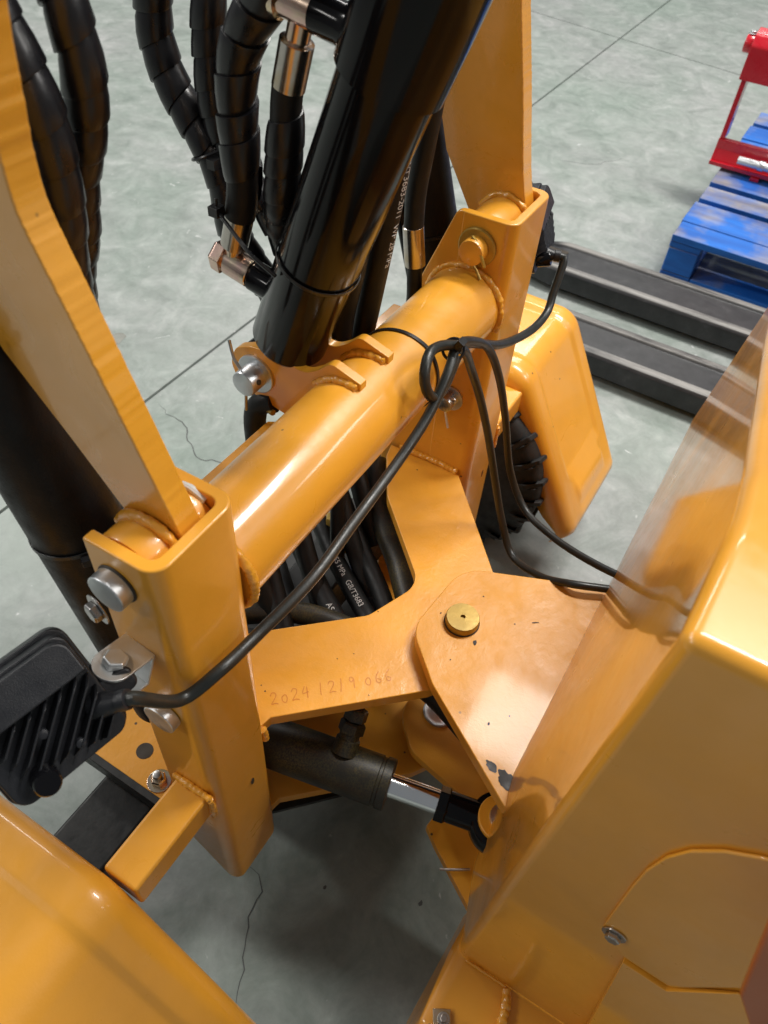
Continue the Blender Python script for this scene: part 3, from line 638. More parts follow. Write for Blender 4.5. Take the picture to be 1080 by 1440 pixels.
obj('banjo_fitting', lathe(p2 + V((0, 0.985, 0.16)).normalized() * 0.046, V((0, 0.985, 0.16)), [(0, 0.0152), (0.030, 0.0152), (0.031, 0.018), (0.044, 0.018)], 36), 'gold_zinc', tilt, smooth=35)
# cable tie round cylinder and hose
hd = D0; c = B0 + D0 * 0.118; uu = V((1, 0, 0)); vv = hd.cross(uu)
path = []; nor = []
for i in range(61):
    a = 2 * math.pi * i / 60; e = uu * math.cos(a) + vv * math.sin(a); path.append(c + e * 0.0432); nor.append(e)
obj('cable_tie', join(band(path, nor, 0.004, 0.0013), tube([(0.5365, 0.420, 0.882), (0.540, 0.455, 0.895), (0.556, 0.503, 0.913)], 0.0022, 8), box((0.5575, 0.507, 0.914), (0.013, 0.012, 0.010)), tube([(0.5575, 0.507, 0.916), (0.559, 0.507, 0.926)], 0.0017, 8)), 'tie', tilt, bevel=0.0005)

# ---- hoses
def wrapped(pts, r, pitch, ph, crimp0=None):
    h = obj('hydraulic_hose', tube(pts, r - 0.0042, 16), 'rubber', LD, smooth=60)
    obj('spiral_wrap', spiral(pts[1:] if crimp0 else pts, r, pitch * 0.88, 0.0044, 26, ph), 'wrap', h, smooth=40)
    return h
def crimped(p, q, r, parent):
    p, q = V(p), V(q); L = (q - p).length
    return obj('crimp_ferrule', lathe(p, q - p, [(0, r * 0.80), (0.0015, r), (L - 0.0015, r), (L, r * 0.84)], 28), 'crimp', parent, smooth=35)
h5 = [(0.577, 0.494, 0.905), (0.577, 0.489, 0.925), (0.577, 0.486, 0.95), (0.577, 0.486, 1.014), (0.577, 0.477, 1.062), (0.577, 0.447, 1.106), (0.577, 0.400, 1.150), (0.577, 0.34, 1.20)]
H5 = wrapped(h5, 0.0203, 0.036, 0.5, True); crimped((0.577, 0.505, 0.868), (0.577, 0.491, 0.914), 0.0148, H5)
obj('fitting_stem', cyl((0.577, 0.508, 0.850), (0.577, 0.504, 0.872), 0.010, 24), 'gold_zinc', H5)
h6 = [(0.577, 0.4275, 1.045), (0.577, 0.430, 1.030), (0.578, 0.434, 0.995), (0.582, 0.443, 0.94), (0.598, 0.455, 0.899), (0.628, 0.458, 0.84), (0.65, 0.46, 0.76), (0.66, 0.46, 0.66)]
H6 = wrapped(h6, 0.0185, 0.029, 1.5, True); crimped((0.577, 0.4165, 1.082), (0.577, 0.4275, 1.042), 0.0150, H6)
obj('fitting_stem', lathe((0.577, 0.408, 1.112), (0, 0.0085, -0.03), [(0, 0.009), (0.01, 0.009), (0.012, 0.0105), (0.034, 0.0105)], 24), 'gold_zinc', H6, smooth=30)
h3 = [(0.62, 0.600, 1.13), (0.62, 0.615, 1.065), (0.62, 0.618, 1.034), (0.62, 0.608, 0.998), (0.62, 0.586, 0.966), (0.62, 0.560, 0.932), (0.62, 0.547, 0.899), (0.622, 0.542, 0.850), (0.635, 0.52, 0.80), (0.655, 0.50, 0.74), (0.67, 0.48, 0.66)]
H3 = wrapped(h3, 0.0190, 0.031, 0.2)
h4 = [(0.625, 0.540, 1.20), (0.625, 0.548, 1.098), (0.625, 0.555, 1.04), (0.625, 0.555, 0.98), (0.63, 0.540, 0.93), (0.64, 0.512, 0.885), (0.65, 0.492, 0.84), (0.66, 0.48, 0.76)]
H4 = wrapped(h4, 0.0175, 0.030, 2.2)
h1 = [(0.41, 0.505, 1.20), (0.405, 0.487, 1.16), (0.40, 0.478, 1.135), (0.40, 0.473, 1.102), (0.40, 0.476, 1.074), (0.40, 0.487, 1.042), (0.40, 0.505, 1.004), (0.40, 0.519, 0.954), (0.40, 0.541, 0.898), (0.41, 0.56, 0.80), (0.43, 0.56, 0.66)]
H1 = wrapped(h1, 0.0168, 0.031, 0.9)
h2 = [(0.36, 0.52, 1.17), (0.36, 0.497, 1.128), (0.36, 0.484, 1.100), (0.36, 0.476, 1.070), (0.36, 0.476, 1.035), (0.36, 0.482, 0.995), (0.36, 0.492, 0.956), (0.37, 0.51, 0.88), (0.39, 0.53, 0.78)]
H2 = wrapped(h2, 0.0172, 0.033, 3.0)
obj('cable_tie', join(ring((0.62, 0.562, 0.936), (0, 0.45, 0.9), 0.0215, 0.0016, 30, 6), box((0.604, 0.546, 0.934), (0.011, 0.010, 0.010))), 'tie', H3)
def plain(pts, r, m='rubber', n=16): return obj('hydraulic_hose', tube(pts, r, n), m, LD, smooth=60)
hg = [(0.70, 0.376, 1.02), (0.70, 0.384, 0.934), (0.70, 0.394, 0.862), (0.70, 0.407, 0.773), (0.70, 0.418, 0.70)]
HG = plain(hg, 0.0150)
hg2 = [(0.66, 0.392, 0.96), (0.665, 0.400, 0.90), (0.668, 0.412, 0.83), (0.668, 0.425, 0.76), (0.67, 0.43, 0.69)]
plain(hg2, 0.0150)
plain([(0.63, 0.43, 0.90), (0.63, 0.442, 0.82), (0.632, 0.448, 0.76), (0.64, 0.45, 0.68)], 0.0155)
obj('hose_print', hose_text('GB/T3683-2011  WP 28 MPa', 0.0115, hg, 0.0150, 0.055, (-0.15, -0.95, 0.1)), 'text_white', HG, smooth=0)
hi = [(0.80, 0.395, 1.0), (0.80, 0.402, 0.93), (0.80, 0.408, 0.87), (0.80, 0.407, 0.825)]
HI = plain(hi, 0.0125); crimped((0.80, 0.408, 0.828), (0.80, 0.400, 0.775), 0.0135, HI)
plain([(0.80, 0.400, 0.775), (0.80, 0.40, 0.70), (0.80, 0.44, 0.6)], 0.010)
# hoses under the cross tube, seen through the fork of the Y plate
ha = [(0.80, 0.44, 0.40), (0.735, 0.385, 0.365), (0.683, 0.320, 0.345), (0.625, 0.262, 0.335), (0.58, 0.20, 0.32)]
plain(ha, 0.021, 'olive_hose')
plain([(0.83, 0.40, 0.33), (0.76, 0.35, 0.31), (0.70, 0.29, 0.29), (0.64, 0.23, 0.27)], 0.020)
hb = [(0.73, 0.46, 0.37), (0.673, 0.387, 0.350), (0.629, 0.327, 0.340), (0.585, 0.275, 0.335), (0.54, 0.22, 0.33)]
HB = plain(hb, 0.0145); obj('hose_print', hose_text('48  R', 0.0125, hb, 0.0145, 0.068, (-0.45, -0.20, 1)), 'text_white', HB, smooth=0)
hc = [(0.68, 0.47, 0.345), (0.640, 0.415, 0.337), (0.600, 0.352, 0.330), (0.560, 0.285, 0.325), (0.52, 0.22, 0.32)]
HC = plain(hc, 0.0145); obj('hose_print', hose_text('WP 55 MPa   GB/T3683', 0.0120, hc, 0.0145, 0.062, (-0.35, -0.15, 1)), 'text_white', HC, smooth=0)
hd_ = [(0.63, 0.49, 0.37), (0.590, 0.425, 0.350), (0.550, 0.360, 0.340), (0.515, 0.295, 0.335), (0.49, 0.24, 0.33)]
HD = plain(hd_, 0.0155); obj('hose_print', hose_text('ASAB', 0.0125, hd_, 0.0155, 0.155, (-0.35, -0.15, 1)), 'text_white', HD, smooth=0)
plain([(0.60, 0.50, 0.30), (0.55, 0.44, 0.30), (0.50, 0.37, 0.30), (0.46, 0.30, 0.30)], 0.0165)
plain([(0.43, 0.50, 0.345), (0.47, 0.445, 0.355), (0.512, 0.385, 0.352), (0.535, 0.315, 0.340), (0.54, 0.26, 0.33)], 0.0165, 'olive_hose')
plain([(0.40, 0.46, 0.375), (0.43, 0.40, 0.372), (0.48, 0.34, 0.34), (0.50, 0.27, 0.32)], 0.017)
for q_, r_ in (([(0.66, 0.52, 0.52), (0.62, 0.47, 0.42), (0.575, 0.41, 0.36), (0.53, 0.34, 0.30), (0.50, 0.27, 0.26)], 0.016), ([(0.50, 0.50, 0.44), (0.50, 0.45, 0.39), (0.48, 0.39, 0.33), (0.47, 0.32, 0.27)], 0.017), ([(0.74, 0.50, 0.50), (0.70, 0.45, 0.43), (0.665, 0.40, 0.37), (0.62, 0.33, 0.31)], 0.015),
               ([(0.58, 0.52, 0.48), (0.54, 0.47, 0.41), (0.50, 0.42, 0.37), (0.45, 0.36, 0.33)], 0.016), ([(0.44, 0.50, 0.40), (0.42, 0.44, 0.37), (0.40, 0.40, 0.33), (0.40, 0.34, 0.28)], 0.016), ([(0.78, 0.48, 0.46), (0.74, 0.43, 0.40), (0.70, 0.37, 0.33)], 0.016)):
    plain(q_, r_)
plain([(0.69, 0.44, 0.48), (0.66, 0.42, 0.40), (0.63, 0.40, 0.32)], 0.012)
obj('valve_bracket', prism(fillet([(0.59, 0.30), (0.635, 0.285), (0.705, 0.375), (0.69, 0.415), (0.65, 0.40)], [0.004, 0.004, 0.01, 0.015, 0.01]), 'z', 0.272, 0.282), 'blue_dark', LD, bevel=0.001)
obj('brass_nipple', join(lathe((0.655, 0.405, 0.34), (0.3, 0.2, 0.9), [(0, 0.014), (0.012, 0.014), (0.014, 0.010), (0.03, 0.010)], 24), hexa((0.68, 0.44, 0.36), (0, 0, 1), 0.014, 0.014)), 'gold_pin', LD, bevel=0.0006)
obj('steel_union', join(hexa((0.565, 0.44, 0.44), (-0.3, -0.5, 0.5), 0.012, 0.018), cyl((0.565, 0.44, 0.44), (0.58, 0.465, 0.40), 0.009)), 'gold_zinc', LD, bevel=0.0006)
plain([(0.50, 0.19, 0.385), (0.495, 0.14, 0.37), (0.485, 0.09, 0.35), (0.47, 0.03, 0.33), (0.46, -0.02, 0.32)], 0.022)

obj('dark_backing', prism([(0.311, 0.312), (0.44, 0.19), (0.71, 0.19), (0.828, 0.312), (0.828, 0.62), (0.311, 0.62)], 'z', 0.118, 0.126), 'axle_black', LD, bevel=0.001)  # added dark sheet that blacks out the bright gap beneath the hoses
# ---- steering cylinder
s0, s1 = V((0.340, 0.345, 0.300)), V((0.383, 0.152, 0.296)); sd = (s1 - s0).normalized()
st = obj('steering_cylinder', lathe(s0 - sd * 0.05, sd, [(0, 0.034), (0.05 + (s1 - s0).length - 0.018, 0.034), (0.05 + (s1 - s0).length - 0.017, 0.0325), (0.05 + (s1 - s0).length - 0.013, 0.0325), (0.05 + (s1 - s0).length - 0.012, 0.0345), (0.05 + (s1 - s0).length - 0.001, 0.0345), (0.05 + (s1 - s0).length, 0.032)], 48), 'olive', LD, smooth=30, label='dark steering cylinder with chrome rod under the hinge plates')
obj('rod', cyl(s1 - sd * 0.004, s1 + sd * 0.074, 0.0165, 36), 'chrome', st, smooth=30)
obj('lock_nut', hexa(s1 + sd * 0.066, sd, 0.0235, 0.016, 0.25), 'black_gloss', st, bevel=0.001, smooth=25)
re = s1 + sd * 0.150
obj('rod_end', join(tube([s1 + sd * 0.080, s1 + sd * 0.108, s1 + sd * 0.124, re], lambda t: 0.0205 + (0.004 * sstep(0.55, 1, t)), 24, 0.004), cyl(re + V((0, 0, -0.017)), re + V((0, 0, 0.017)), 0.040, 40, 0.005)), 'black_gloss', st, smooth=40)
obj('eye_bush', lathe(re + V((0, 0, 0.0171)), (0, 0, 1), [(0, 0.031), (0.006, 0.031), (0.0075, 0.0295)], 40), 'yellow_plate', st, smooth=30)
obj('eye_bolt', lathe(re + V((0, 0, 0.0245)), (0, 0, 1), [(0, 0.017), (0.005, 0.0165), (0.0055, 0.010), (0.002, 0.008), (0.002, 0.001)], 32), 'zinc', st, smooth=30)
obj('cotter', tube([(0.372, 0.052, 0.15), (0.385, 0.030, 0.150), (0.395, 0.015, 0.15)], 0.002, 8), 'steel', st)
pe = s1 - sd * 0.062
obj('elbow_fitting', join(lathe(pe + V((0.008, 0.010, 0.026)), (0.72, 0.12, 0.68), [(0, 0.019), (0.010, 0.0165), (0.020, 0.0165), (0.021, 0.014), (0.028, 0.014)], 28), hexa(pe + V((0.0285, 0.0135, 0.046)), (0.72, 0.12, 0.68), 0.018, 0.016), hexa(pe + V((0.041, 0.0155, 0.058)), (0.72, 0.12, 0.68), 0.016, 0.016, 0.4), tube([pe + V((0.052, 0.018, 0.068)), pe + V((0.064, 0.020, 0.078)), pe + V((0.08, 0.03, 0.08)), pe + V((0.11, 0.08, 0.07))], 0.009, 12)), 'olive', st, bevel=0.0006)

# ---- work lights
def work_light(root, mtx, lab, gland=(0.040, 0.020, -0.020), gdir=(0.75, 0.8, -0.15)):
    """built facing away: local x = width, y = back normal (towards the camera), z = up"""
    o = obj('work_light', xf(prism(fillet([(-0.056, -0.056), (0.056, -0.056), (0.056, 0.056), (-0.056, 0.056)], 0.014), 'y', 0.004, 0.020), mtx), 'lamp_black', root, bevel=0.002, label=lab)
    obj('bezel', xf(prism(fillet([(-0.060, -0.060), (0.060, -0.060), (0.060, 0.060), (-0.060, 0.060)], 0.016), 'y', -0.010, 0.004), mtx), 'lamp_black', o, bevel=0.002)
    obj('lens', xf(prism(fillet([(-0.050, -0.050), (0.050, -0.050), (0.050, 0.050), (-0.050, 0.050)], 0.010), 'y', -0.0125, -0.0095), mtx), 'zinc', o)
    obj('housing_cap', xf(prism(fillet([(-0.053, 0.018), (0.053, 0.018), (0.053, 0.053), (-0.053, 0.053)], [0, 0, 0.014, 0.014]), 'y', 0.019, lambda u, v: 0.030 + (0.053 - v) * 0.25), mtx), 'lamp_black', o, bevel=0.002)
    vs_, n = [], 0; gs = []
    for k in range(14):                                   # slanted cooling fins
        x = -0.046 + k * 0.0150; sl = -1.15
        pts = []
        for z in [0.017 - 0.0022 * j for j in range(33)]:
            xx = x + (0.017 - z) * sl
            if -0.051 < xx < 0.052 and z > -0.053: pts.append((xx, z))
        if len(pts) < 6: continue
        vs2, fs2 = [], []; L = len(pts)
        for j, (xx, z) in enumerate(pts):
            u = j / (L - 1); h = 0.020 + 0.017 * min(1, math.sin(math.pi * min(1, u * 1.1 + 0.06)) * 1.9)
            for dx, yy in ((-0.0022, 0.018), (-0.0016, h), (0.0016, h), (0.0022, 0.018)): vs2.append((xx + dx, yy, z))
        for j in range(L - 1):
            for q in range(4): fs2.append((j * 4 + q, j * 4 + (q + 1) % 4, j * 4 + 4 + (q + 1) % 4, j * 4 + 4 + q))
        fs2 += [(0, 1, 2, 3), tuple(range(4 * L - 4, 4 * L))]
        obj('cooling_fin', xf((vs2, fs2), mtx), 'lamp_black', o, bevel=0.0007, smooth=40)
    obj('screw_cap', xf(join(lathe((-0.026, 0.018, -0.041), (0, 1, 0), [(0, 0.0125), (0.022, 0.012), (0.0245, 0.0105)], 28)), mtx), 'black_gloss', o, smooth=35)
    for (x, z) in ((-0.005, -0.006), (0.013, -0.034)):
        obj('screw', xf(lathe((x, 0.03, z), (0, 1, 0), [(0, 0.0045), (0.005, 0.0042), (0.0055, 0.003)], 16), mtx), 'lamp_black', o)
    obj('cable_gland', xf(join(lathe(gland, gdir, [(0, 0.0125), (0.012, 0.012), (0.026, 0.0085), (0.027, 0.0098), (0.036, 0.0095), (0.0365, 0.006)], 24)), mtx), 'lamp_black', o, smooth=35)
    obj('mount_ear', xf(join(prism(fillet([(0.050, -0.034), (0.084, -0.030), (0.084, -0.008), (0.050, -0.004)], [0, 0.008, 0.008, 0]), 'y', 0.000, 0.018)), mtx), 'lamp_black', o, bevel=0.003)
    return o
def lmat(p, back, tilt):
    b = V(back).normalized(); up = V((0, 0, 1)); x = up.cross(b).normalized()
    R_ = Matrix((x, b, up)).transposed().to_4x4()
    return Matrix.Translation(p) @ R_ @ Matrix.Rotation(tilt, 4, 'X')
WLm = lmat((0.117, 0.349, 0.728), (-0.30, -0.95, 0), math.radians(40)) @ Matrix.Rotation(math.radians(-7), 4, 'Y') @ Matrix.Diagonal((0.88, 0.88, 0.88, 1))
wl = work_light(LD, WLm, 'near left black work light seen from its finned back')
BR = Matrix.Translation((0.1930, 0.328, 0.731)) @ Matrix.Rotation(0.30, 4, 'Y') @ Matrix.Rotation(0.12, 4, 'X')
brk = obj('lamp_bracket', xf(join(box((0, 0, 0), (0.030, 0.034, 0.0028)), box((0, 0, -0.036), (0.030, 0.034, 0.0028)), box((0.0150, 0, -0.018), (0.0026, 0.034, 0.0388)), cyl((-0.015, 0, 0.0014), (-0.015, 0, -0.0014), 0.017), cyl((-0.015, 0, -0.0346), (-0.015, 0, -0.0374), 0.017)), BR), 'bright_zinc', wl, bevel=0.0006)
bolt(BR @ V((-0.013, 0, 0.0016)), BR.to_3x3() @ V((0, 0, 1)), 0.0105, 'bright_zinc', wl, washer=False, h=0.008, rot=0.8)
WRm = lmat((1.020, 0.336, 0.752), (0.22, -0.97, 0), math.radians(16)) @ Matrix.Diagonal((0.88, 0.88, 0.88, 1))
wr = work_light(LD, WRm, 'far right black work light behind the post', (-0.014, 0.020, -0.036), (0.05, 1, -0.25))
# cables
c1 = [tuple(WLm @ V((0.060, 0.041, -0.024))), tuple(WLm @ V((0.068, 0.049, -0.026))), (0.200, 0.284, 0.688), (0.238, 0.270, 0.696), (0.285, 0.268, 0.690), (0.362, 0.258, 0.700), (0.44, 0.262, 0.703), (0.52, 0.264, 0.712), (0.59, 0.263, 0.735), (0.640, 0.266, 0.765), (0.668, 0.274, 0.777)]
obj('lamp_cable', tube(c1, 0.0060, 14), 'cable', LD, smooth=60, label='cable of the near left work light')
tp = V((0.668, 0.275, 0.778))
c2 = [tuple(WRm @ V((-0.0125, 0.050, -0.0435))), tuple(WRm @ V((-0.012, 0.062, -0.047))), (0.990, 0.266, 0.684), (0.972, 0.262, 0.669), (0.930, 0.262, 0.666), (0.87, 0.265, 0.680), (0.80, 0.269, 0.708), (0.72, 0.274, 0.756), tuple(tp + V((0.003, 0.0, 0.004)))]
obj('lamp_cable', tube(c2, 0.0060, 14), 'cable', LD, smooth=60, label='cable of the far right work light')
c3 = [tuple(tp + V((0.006, -0.002, 0.003))), (0.650, 0.283, 0.790), (0.622, 0.283, 0.797), (0.600, 0.276, 0.787), (0.598, 0.270, 0.768), (0.614, 0.266, 0.748), (0.638, 0.266, 0.752), tuple(tp + V((-0.002, -0.006, -0.006)))]
obj('cable_loop', tube(c3, 0.0060, 14), 'cable', LD, smooth=60)
c4 = [tuple(tp + V((0.002, -0.003, 0.0))), (0.690, 0.270, 0.764), (0.728, 0.272, 0.712), (0.755, 0.262, 0.650), (0.770, 0.245, 0.58), (0.775, 0.222, 0.50), (0.765, 0.195, 0.44), (0.745, 0.160, 0.40), (0.705, 0.105, 0.435), (0.695, 0.060, 0.462), (0.715, 0.012, 0.463), (0.73, -0.03, 0.463)]
obj('lamp_cable', tube(c4, 0.0056, 14), 'cable', LD, smooth=60, label='lamp cable running back under the body')
c5 = [tuple(tp + V((0.004, -0.001, 0.003))), (0.700, 0.272, 0.772), (0.760, 0.268, 0.728), (0.800, 0.258, 0.660), (0.830, 0.245, 0.57), (0.840, 0.222, 0.47), (0.825, 0.180, 0.42), (0.79, 0.125, 0.43), (0.76, 0.070, 0.450), (0.745, 0.012, 0.463), (0.75, -0.03, 0.465)]
obj('lamp_cable', tube(c5, 0.0056, 14), 'cable', LD, smooth=60, label='lamp cable hanging nearer the right post')
path = [tpt(0.664 - 0.012 * math.sin(a / 2), a + 2.3, TR + 0.0006) for a in [2 * math.pi * i / 60 for i in range(61)]]
obj('cable_tie', join(band(path, [p - V((p.x, TC.y, TC.z)) for p in path], 0.0052, 0.0014), box(tp + V((0.0, -0.007, 0.010)), (0.011, 0.009, 0.012), Matrix.Rotation(0.5, 3, 'X')), ring(tp, (0.6, 0.1, -0.7), 0.0125, 0.0020, 24, 6)), 'tie', LD, bevel=0.0006)

# ---- fenders: pressed steel arches
def fender(xi, xo, lab, left):
    prof = [(0.575, 0.36), (0.535, 0.47), (0.30, 0.47), (0.118, 0.135)]           # y, z outline of the arch
    pf = fillet(prof, [0, 0.05, 0.055, 0], 12)
    pp = spline([(0, y, z) for y, z in pf], 0.012)
    sgn = 1 if xo > xi else -1; W = abs(xo - xi); rs = 0.028; cs = []
    cs.append((0.0, -0.055)); cs.append((0.0, -rs))
    for k in range(1, 8): a = k / 8 * math.pi / 2; cs.append((rs - rs * math.cos(a), -rs + rs * math.sin(a)))
    m = 44
    for k in range(m + 1): cs.append((rs + (W - 2 * rs) * k / m, 0.0))
    for k in range(1, 8): a = k / 8 * math.pi / 2; cs.append((W - rs + rs * math.sin(a), -rs + rs * math.cos(a)))
    cs.append((W, -rs)); cs.append((W, -0.055))
    Ls = [0]
    for i in range(1, len(pp)): Ls.append(Ls[-1] + (pp[i] - pp[i - 1]).length)
    tot = Ls[-1]; vs, fs = [], []
    for i, p in enumerate(pp):
        t = (pp[min(i + 1, len(pp) - 1)] - pp[max(0, i - 1)]).normalized(); nrm = V((0, t.z, -t.y))
        if nrm.z < 0 and abs(nrm.z) > 0.2: nrm = -nrm
        if nrm.y > 0 and i > len(pp) * 0.7: nrm = -nrm
        rem = tot - Ls[i]; endr = 0.026 * (1 - math.sqrt(max(0, 1 - (max(0, 0.026 - rem) / 0.026) ** 2)))
        for (dx, h) in cs:
            e = 0.0
            if h >= -1e-6:
                inset = min(sstep(0.050, 0.060, dx), sstep(0.050, 0.060, W - dx), sstep(0.125, 0.135, rem)); e -= 0.0042 * inset
                rib = min(sstep(0.062, 0.072, dx), sstep(0.062, 0.072, W - dx), sstep(0.055, 0.063, rem), 1 - sstep(0.095, 0.103, rem)); e += 0.005 * rib
            if h < -rs - 1e-6: h = -rs - (0.055 - rs) * sstep(0.0, 0.09, rem)
            vs.append(tuple(p + nrm * (h + e - endr) + V((xi + sgn * dx, 0, 0))))
    n = len(cs)
    for i in range(len(pp) - 1):
        for k in range(n - 1): fs.append((i * n + k, i * n + k + 1, (i + 1) * n + k + 1, (i + 1) * n + k))
    base = (len(pp) - 1) * n
    o = obj('fender', (vs, fs), 'yellow', LD, smooth=50, label=lab)
    md = o.modifiers.new('sheet', 'SOLIDIFY'); md.thickness = 0.003; md.offset = -1
    return o
fl_ = fender(0.088, -0.185, 'near left wheel fender at the bottom corner', True)
fr_ = fender(1.062, 1.330, 'far right wheel fender with pressed ribs', False)
for f_, xa, xb in ((fl_, 0.0915, XL0 - 0.0006), (fr_, XR1 + 0.0006, 1.0585)):
    br = obj('fender_bracket', prism([(0.2925, 0.398), (0.338, 0.398), (0.338, 0.443), (0.2925, 0.443)], 'x', xa, xb), 'yellow', f_, bevel=0.004, seg=3)
    xw = xb if f_ is fl_ else xa; s_ = -1 if f_ is fl_ else 1
    obj('weld_bead', join(weld([(xw + s_ * 0.003, 0.288, 0.445), (xw + s_ * 0.003, 0.31, 0.446), (xw + s_ * 0.003, 0.342, 0.446)], 0.0042, 0.006, 21), weld([(xw + s_ * 0.003, 0.290, 0.445), (xw + s_ * 0.003, 0.289, 0.42), (xw + s_ * 0.003, 0.29, 0.397)], 0.0042, 0.006, 22)), 'weld', f_)

# ---- wheels, axle, mounting plate with bolts
def wheel(x0, x1, lab):
    cy_, cz_, R = 0.418, 0.2185, 0.2185; K = 0.83; d = 1 if x1 > x0 else -1; W = abs(x1 - x0)
    t = obj('wheel', lathe((x0, cy_, cz_), (d, 0, 0), [(0.0, 0.13), (0.004, 0.165), (0.015, 0.20), (0.030, 0.210), (W - 0.03, 0.210), (W - 0.015, 0.20), (W - 0.004, 0.165), (W, 0.13)], 72), 'tyre', LD, smooth=40, label=lab)
    gs = []
    for k in range(26):
        a = 2 * math.pi * k / 26
        for side in (0, 1):
            aa = a + side * math.pi / 26; vs_ = []
            for (u, rr, da) in ((0.0, 0.205, 0.0), (0.012, 0.246, 0.0), (0.55 * W, 0.246, 0.16), (0.55 * W, 0.263, 0.16), (0.022, 0.263, 0.0), (0.0, 0.225, 0.0)):
                for wd in (-0.035, 0.035):
                    ang = aa + da + wd * (0.7 if rr > 0.25 else 1); xx = u if side == 0 else W - u
                    vs_.append((x0 + d * xx, cy_ + K * rr * math.cos(ang), cz_ + K * rr * math.sin(ang)))
            fs_ = [(2 * i, 2 * i + 1, (2 * i + 3) % 12, (2 * i + 2) % 12) for i in range(6)] + [tuple(range(0, 12, 2)), tuple(range(1, 12, 2))]
            gs.append((vs_, fs_))
    g = join(*gs); obj('tread', g, 'tyre', t, bevel=0.003)
    obj('rim', lathe((x0 + d * 0.02, cy_, cz_), (d, 0, 0), [(0, 0.135), (0.0, 0.12), (0.03, 0.11), (0.04, 0.05), (0.04, 0.0)], 40, caps=False), 'axle_black', t, smooth=40)
    return t
wheel(0.070, -0.150, 'near left wheel under the fender'); wheel(1.020, 1.29, 'far right wheel under the fender')
axle = obj('axle_beam', box((0.577, 0.44, 0.240), (0.98, 0.085, 0.085)), 'axle_black', LD, bevel=0.006)
mp = obj('mounting_plate', prism([(0.200, 0.36), (0.307, 0.36), (0.307, 0.52), (0.200, 0.52)], 'z', 0.322, 0.334), 'yellow_plate', LD, bevel=0.001)
obj('mount_rail', box((0.196, 0.44, 0.318), (0.010, 0.18, 0.03)), 'axle_black', LD, bevel=0.001)
obj('plate_hole', cyl((0.236, 0.438, 0.3335), (0.236, 0.438, 0.3345), 0.011, 24), 'dirt', mp)
bolt((0.216, 0.395, 0.334), (0, 0, 1), 0.010, 'gold_zinc', mp, h=0.010); obj('stud', cyl((0.216, 0.395, 0.345), (0.216, 0.395, 0.356), 0.0055, 16, 0.001), 'steel', mp)
obj('gusset', prism([(0.358, 0.56), (0.40, 0.60), (0.41, 0.70), (0.375, 0.76), (0.358, 0.76)], 'x', 0.250, 0.262), 'yellow', LD, bevel=0.001)

# ================================================================ behind: pallet truck
PT = thing('pallet_truck', (2.03, 0.0, 0), 'black steel pallet truck forks on the floor behind the loader, before the blue pallet', 'pallet truck')
def fork(xc, wd, ytip, lab):
    hw = wd / 2; top = 0.082
    pr = [(-hw, 0.020), (-hw, top - 0.010), (-hw + 0.006, top - 0.002), (-hw + 0.014, top), (-hw + 0.030, top), (-hw + 0.036, top - 0.007), (hw - 0.036, top - 0.007), (hw - 0.030, top), (hw - 0.014, top), (hw - 0.006, top - 0.002), (hw, top - 0.010), (hw, 0.020), (hw - 0.004, 0.020), (hw - 0.004, top - 0.014), (-hw + 0.004, top - 0.014), (-hw + 0.004, 0.020)]
    ys = [-0.9 + 0.06 * i for i in range(int((ytip + 0.9) / 0.06))] + [ytip - 0.15, ytip - 0.10, ytip - 0.05, ytip - 0.02, ytip]; ys = sorted(set(ys)); vs, fs = [], []; n = len(pr)
    for y in ys:
        k = 1 - 0.38 * sstep(ytip - 0.16, ytip + 0.02, y); dz = 0.022 * sstep(ytip - 0.14, ytip, y)
        for (x, z) in pr: vs.append((xc + x * k, y, max(0.02, z - dz * (1 if z > 0.05 else 0))))
    for i in range(len(ys) - 1):
        for j in range(n): fs.append((i * n + j, i * n + (j + 1) % n, (i + 1) * n + (j + 1) % n, (i + 1) * n + j))
    fs += [tuple(range(n)), tuple(range((len(ys) - 1) * n, len(ys) * n))]
    f_ = obj('fork', (vs, fs), 'fork', PT, bevel=0.002, smooth=30, label=lab)
    obj('tip_hole', join(prism(fillet([(xc - 0.032, ytip - 0.155), (xc + 0.032, ytip - 0.155), (xc + 0.028, ytip - 0.085), (xc - 0.028, ytip - 0.085)], 0.006), 'z', 0.0765, 0.0771)), 'dirt', f_)
    obj('tip_roller', cyl((xc - 0.03, ytip - 0.10, 0.036), (xc + 0.03, ytip - 0.10, 0.036), 0.034, 28, 0.003), 'steel', f_, smooth=35)
    obj('roller_pin', cyl((xc - hw - 0.002, ytip - 0.17, 0.035), (xc - hw + 0.01, ytip - 0.17, 0.035), 0.010, 20), 'zinc', f_)
    return f_
fork(2.195, 0.180, 0.735, 'fork nearer the blue pallet'); fork(1.845, 0.170, 0.70, 'fork nearer the yellow loader')
obj('fork_bridge', box((2.02, -0.92, 0.20), (0.52, 0.12, 0.26)), 'fork', PT, bevel=0.01)

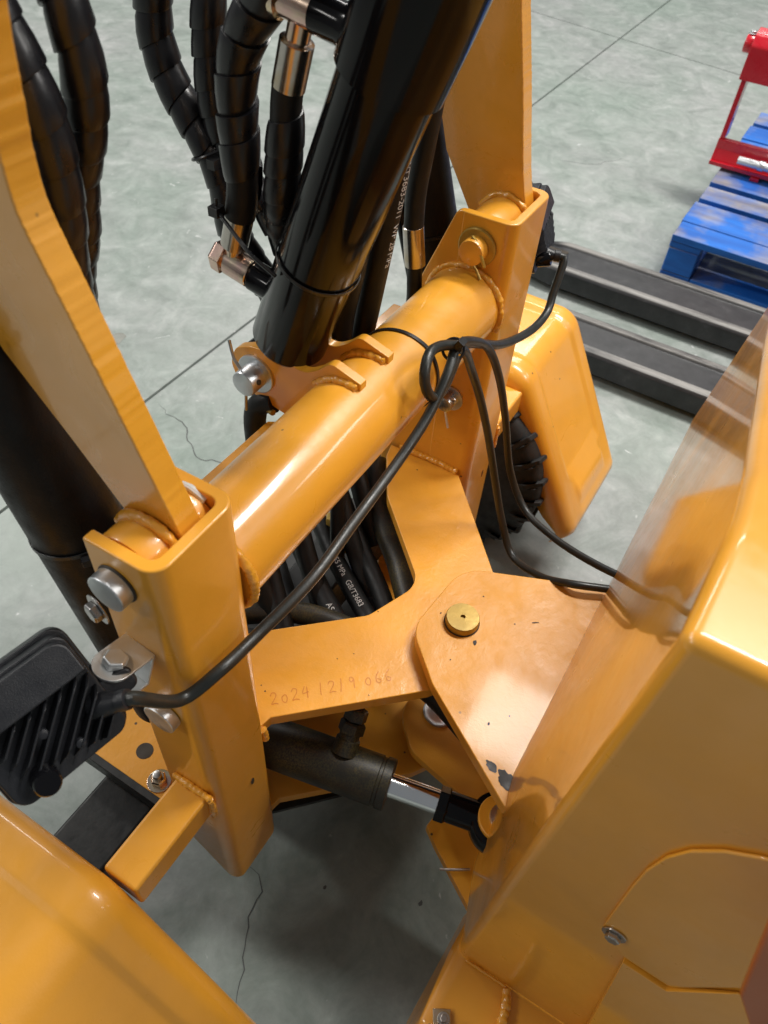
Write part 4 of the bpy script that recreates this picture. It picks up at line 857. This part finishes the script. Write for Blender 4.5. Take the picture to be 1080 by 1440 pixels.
# ================================================================ blue pallet
PL = thing('pallet', (2.9, -0.2, 0), 'worn blue wooden pallet standing behind the pallet truck', 'pallet')
random.seed(3)
for i, (x0, x1) in enumerate(((2.408, 2.512), (2.517, 2.672), (2.705, 2.812), (2.850, 2.992), (3.030, 3.15), (3.17, 3.295), (3.310, 3.452), (3.487, 3.62))):
    y1 = 0.326 + random.uniform(-0.004, 0.004); dz = random.uniform(-0.0012, 0.0012)
    obj('deck_board', box(((x0 + x1) / 2, (y1 - 0.62) / 2, 0.133 + dz), (x1 - x0, y1 + 0.62, 0.022), Matrix.Rotation(random.uniform(-0.003, 0.003), 3, 'Z')), 'pallet', PL, bevel=0.003)
for y in (0.275, -0.15, -0.57):
    obj('stringer_board', box((3.015, y, 0.111), (1.205, 0.098, 0.0205)), 'pallet', PL, bevel=0.003)
    for x in (2.46, 3.01, 3.565):
        obj('block', box((x, y, 0.061), (0.10, 0.094, 0.079)), 'pallet', PL, bevel=0.004)
    obj('skid_board', box((3.015, y, 0.0105), (1.205, 0.096, 0.020)), 'pallet', PL, bevel=0.003)
for x in (2.46, 3.565): obj('base_board', box((x, -0.15, 0.011), (0.098, 0.75, 0.019)), 'pallet', PL, bevel=0.003)

# ================================================================ red implement on the pallet
RD = thing('implement_frame', (3.02, 0.1, 0.145), 'glossy red steel attachment frame standing on the blue pallet', 'attachment')
obj('rail', join(prism([(2.985, 0.157), (3.01, 0.157), (3.01, 0.235), (2.985, 0.235)], 'y', -0.5, 0.366), prism([(2.955, 0.157), (2.9845, 0.157), (2.9845, 0.170), (2.955, 0.170)], 'y', -0.5, 0.366), prism([(2.970, 0.1702), (2.9845, 0.1702), (2.9845, 0.205)], 'y', -0.5, 0.366)), 'red', RD, bevel=0.0015)
obj('upright', prism([(2.99, 0.348), (3.05, 0.348), (3.05, 0.364), (2.99, 0.364)], 'z', 0.236, 0.46), 'red', RD, bevel=0.0015)
obj('beam', prism(fillet([(2.975, 0.425), (3.10, 0.425), (3.10, 0.535), (3.04, 0.565), (2.995, 0.555), (2.975, 0.525)], [0, 0, 0.02, 0.02, 0.02, 0.02]), 'y', -0.5, 0.372), 'red', RD, bevel=0.002)
obj('pivot_stub', cyl((3.035, 0.372, 0.515), (3.035, 0.400, 0.515), 0.028, 28, 0.003), 'red', RD, smooth=30)
bolt((3.035, 0.386, 0.543), (0, 0, 1), 0.009, 'zinc', RD)
obj('latch_pin', cyl((2.945, 0.275, 0.200), (2.945, -0.2, 0.200), 0.013, 28, 0.002), 'zinc', RD, smooth=30)
obj('latch_bush', cyl((2.945, 0.205, 0.200), (2.945, 0.185, 0.200), 0.0165, 28, 0.001), 'zinc', RD, smooth=30)
obj('upright', prism([(2.99, 0.10), (3.03, 0.10), (3.03, 0.16), (2.99, 0.16)], 'z', 0.236, 0.424), 'red', RD, bevel=0.0015)
obj('foot', box((2.97, 0.20, 0.151), (0.05, 0.03, 0.011)), 'red', RD, bevel=0.001)
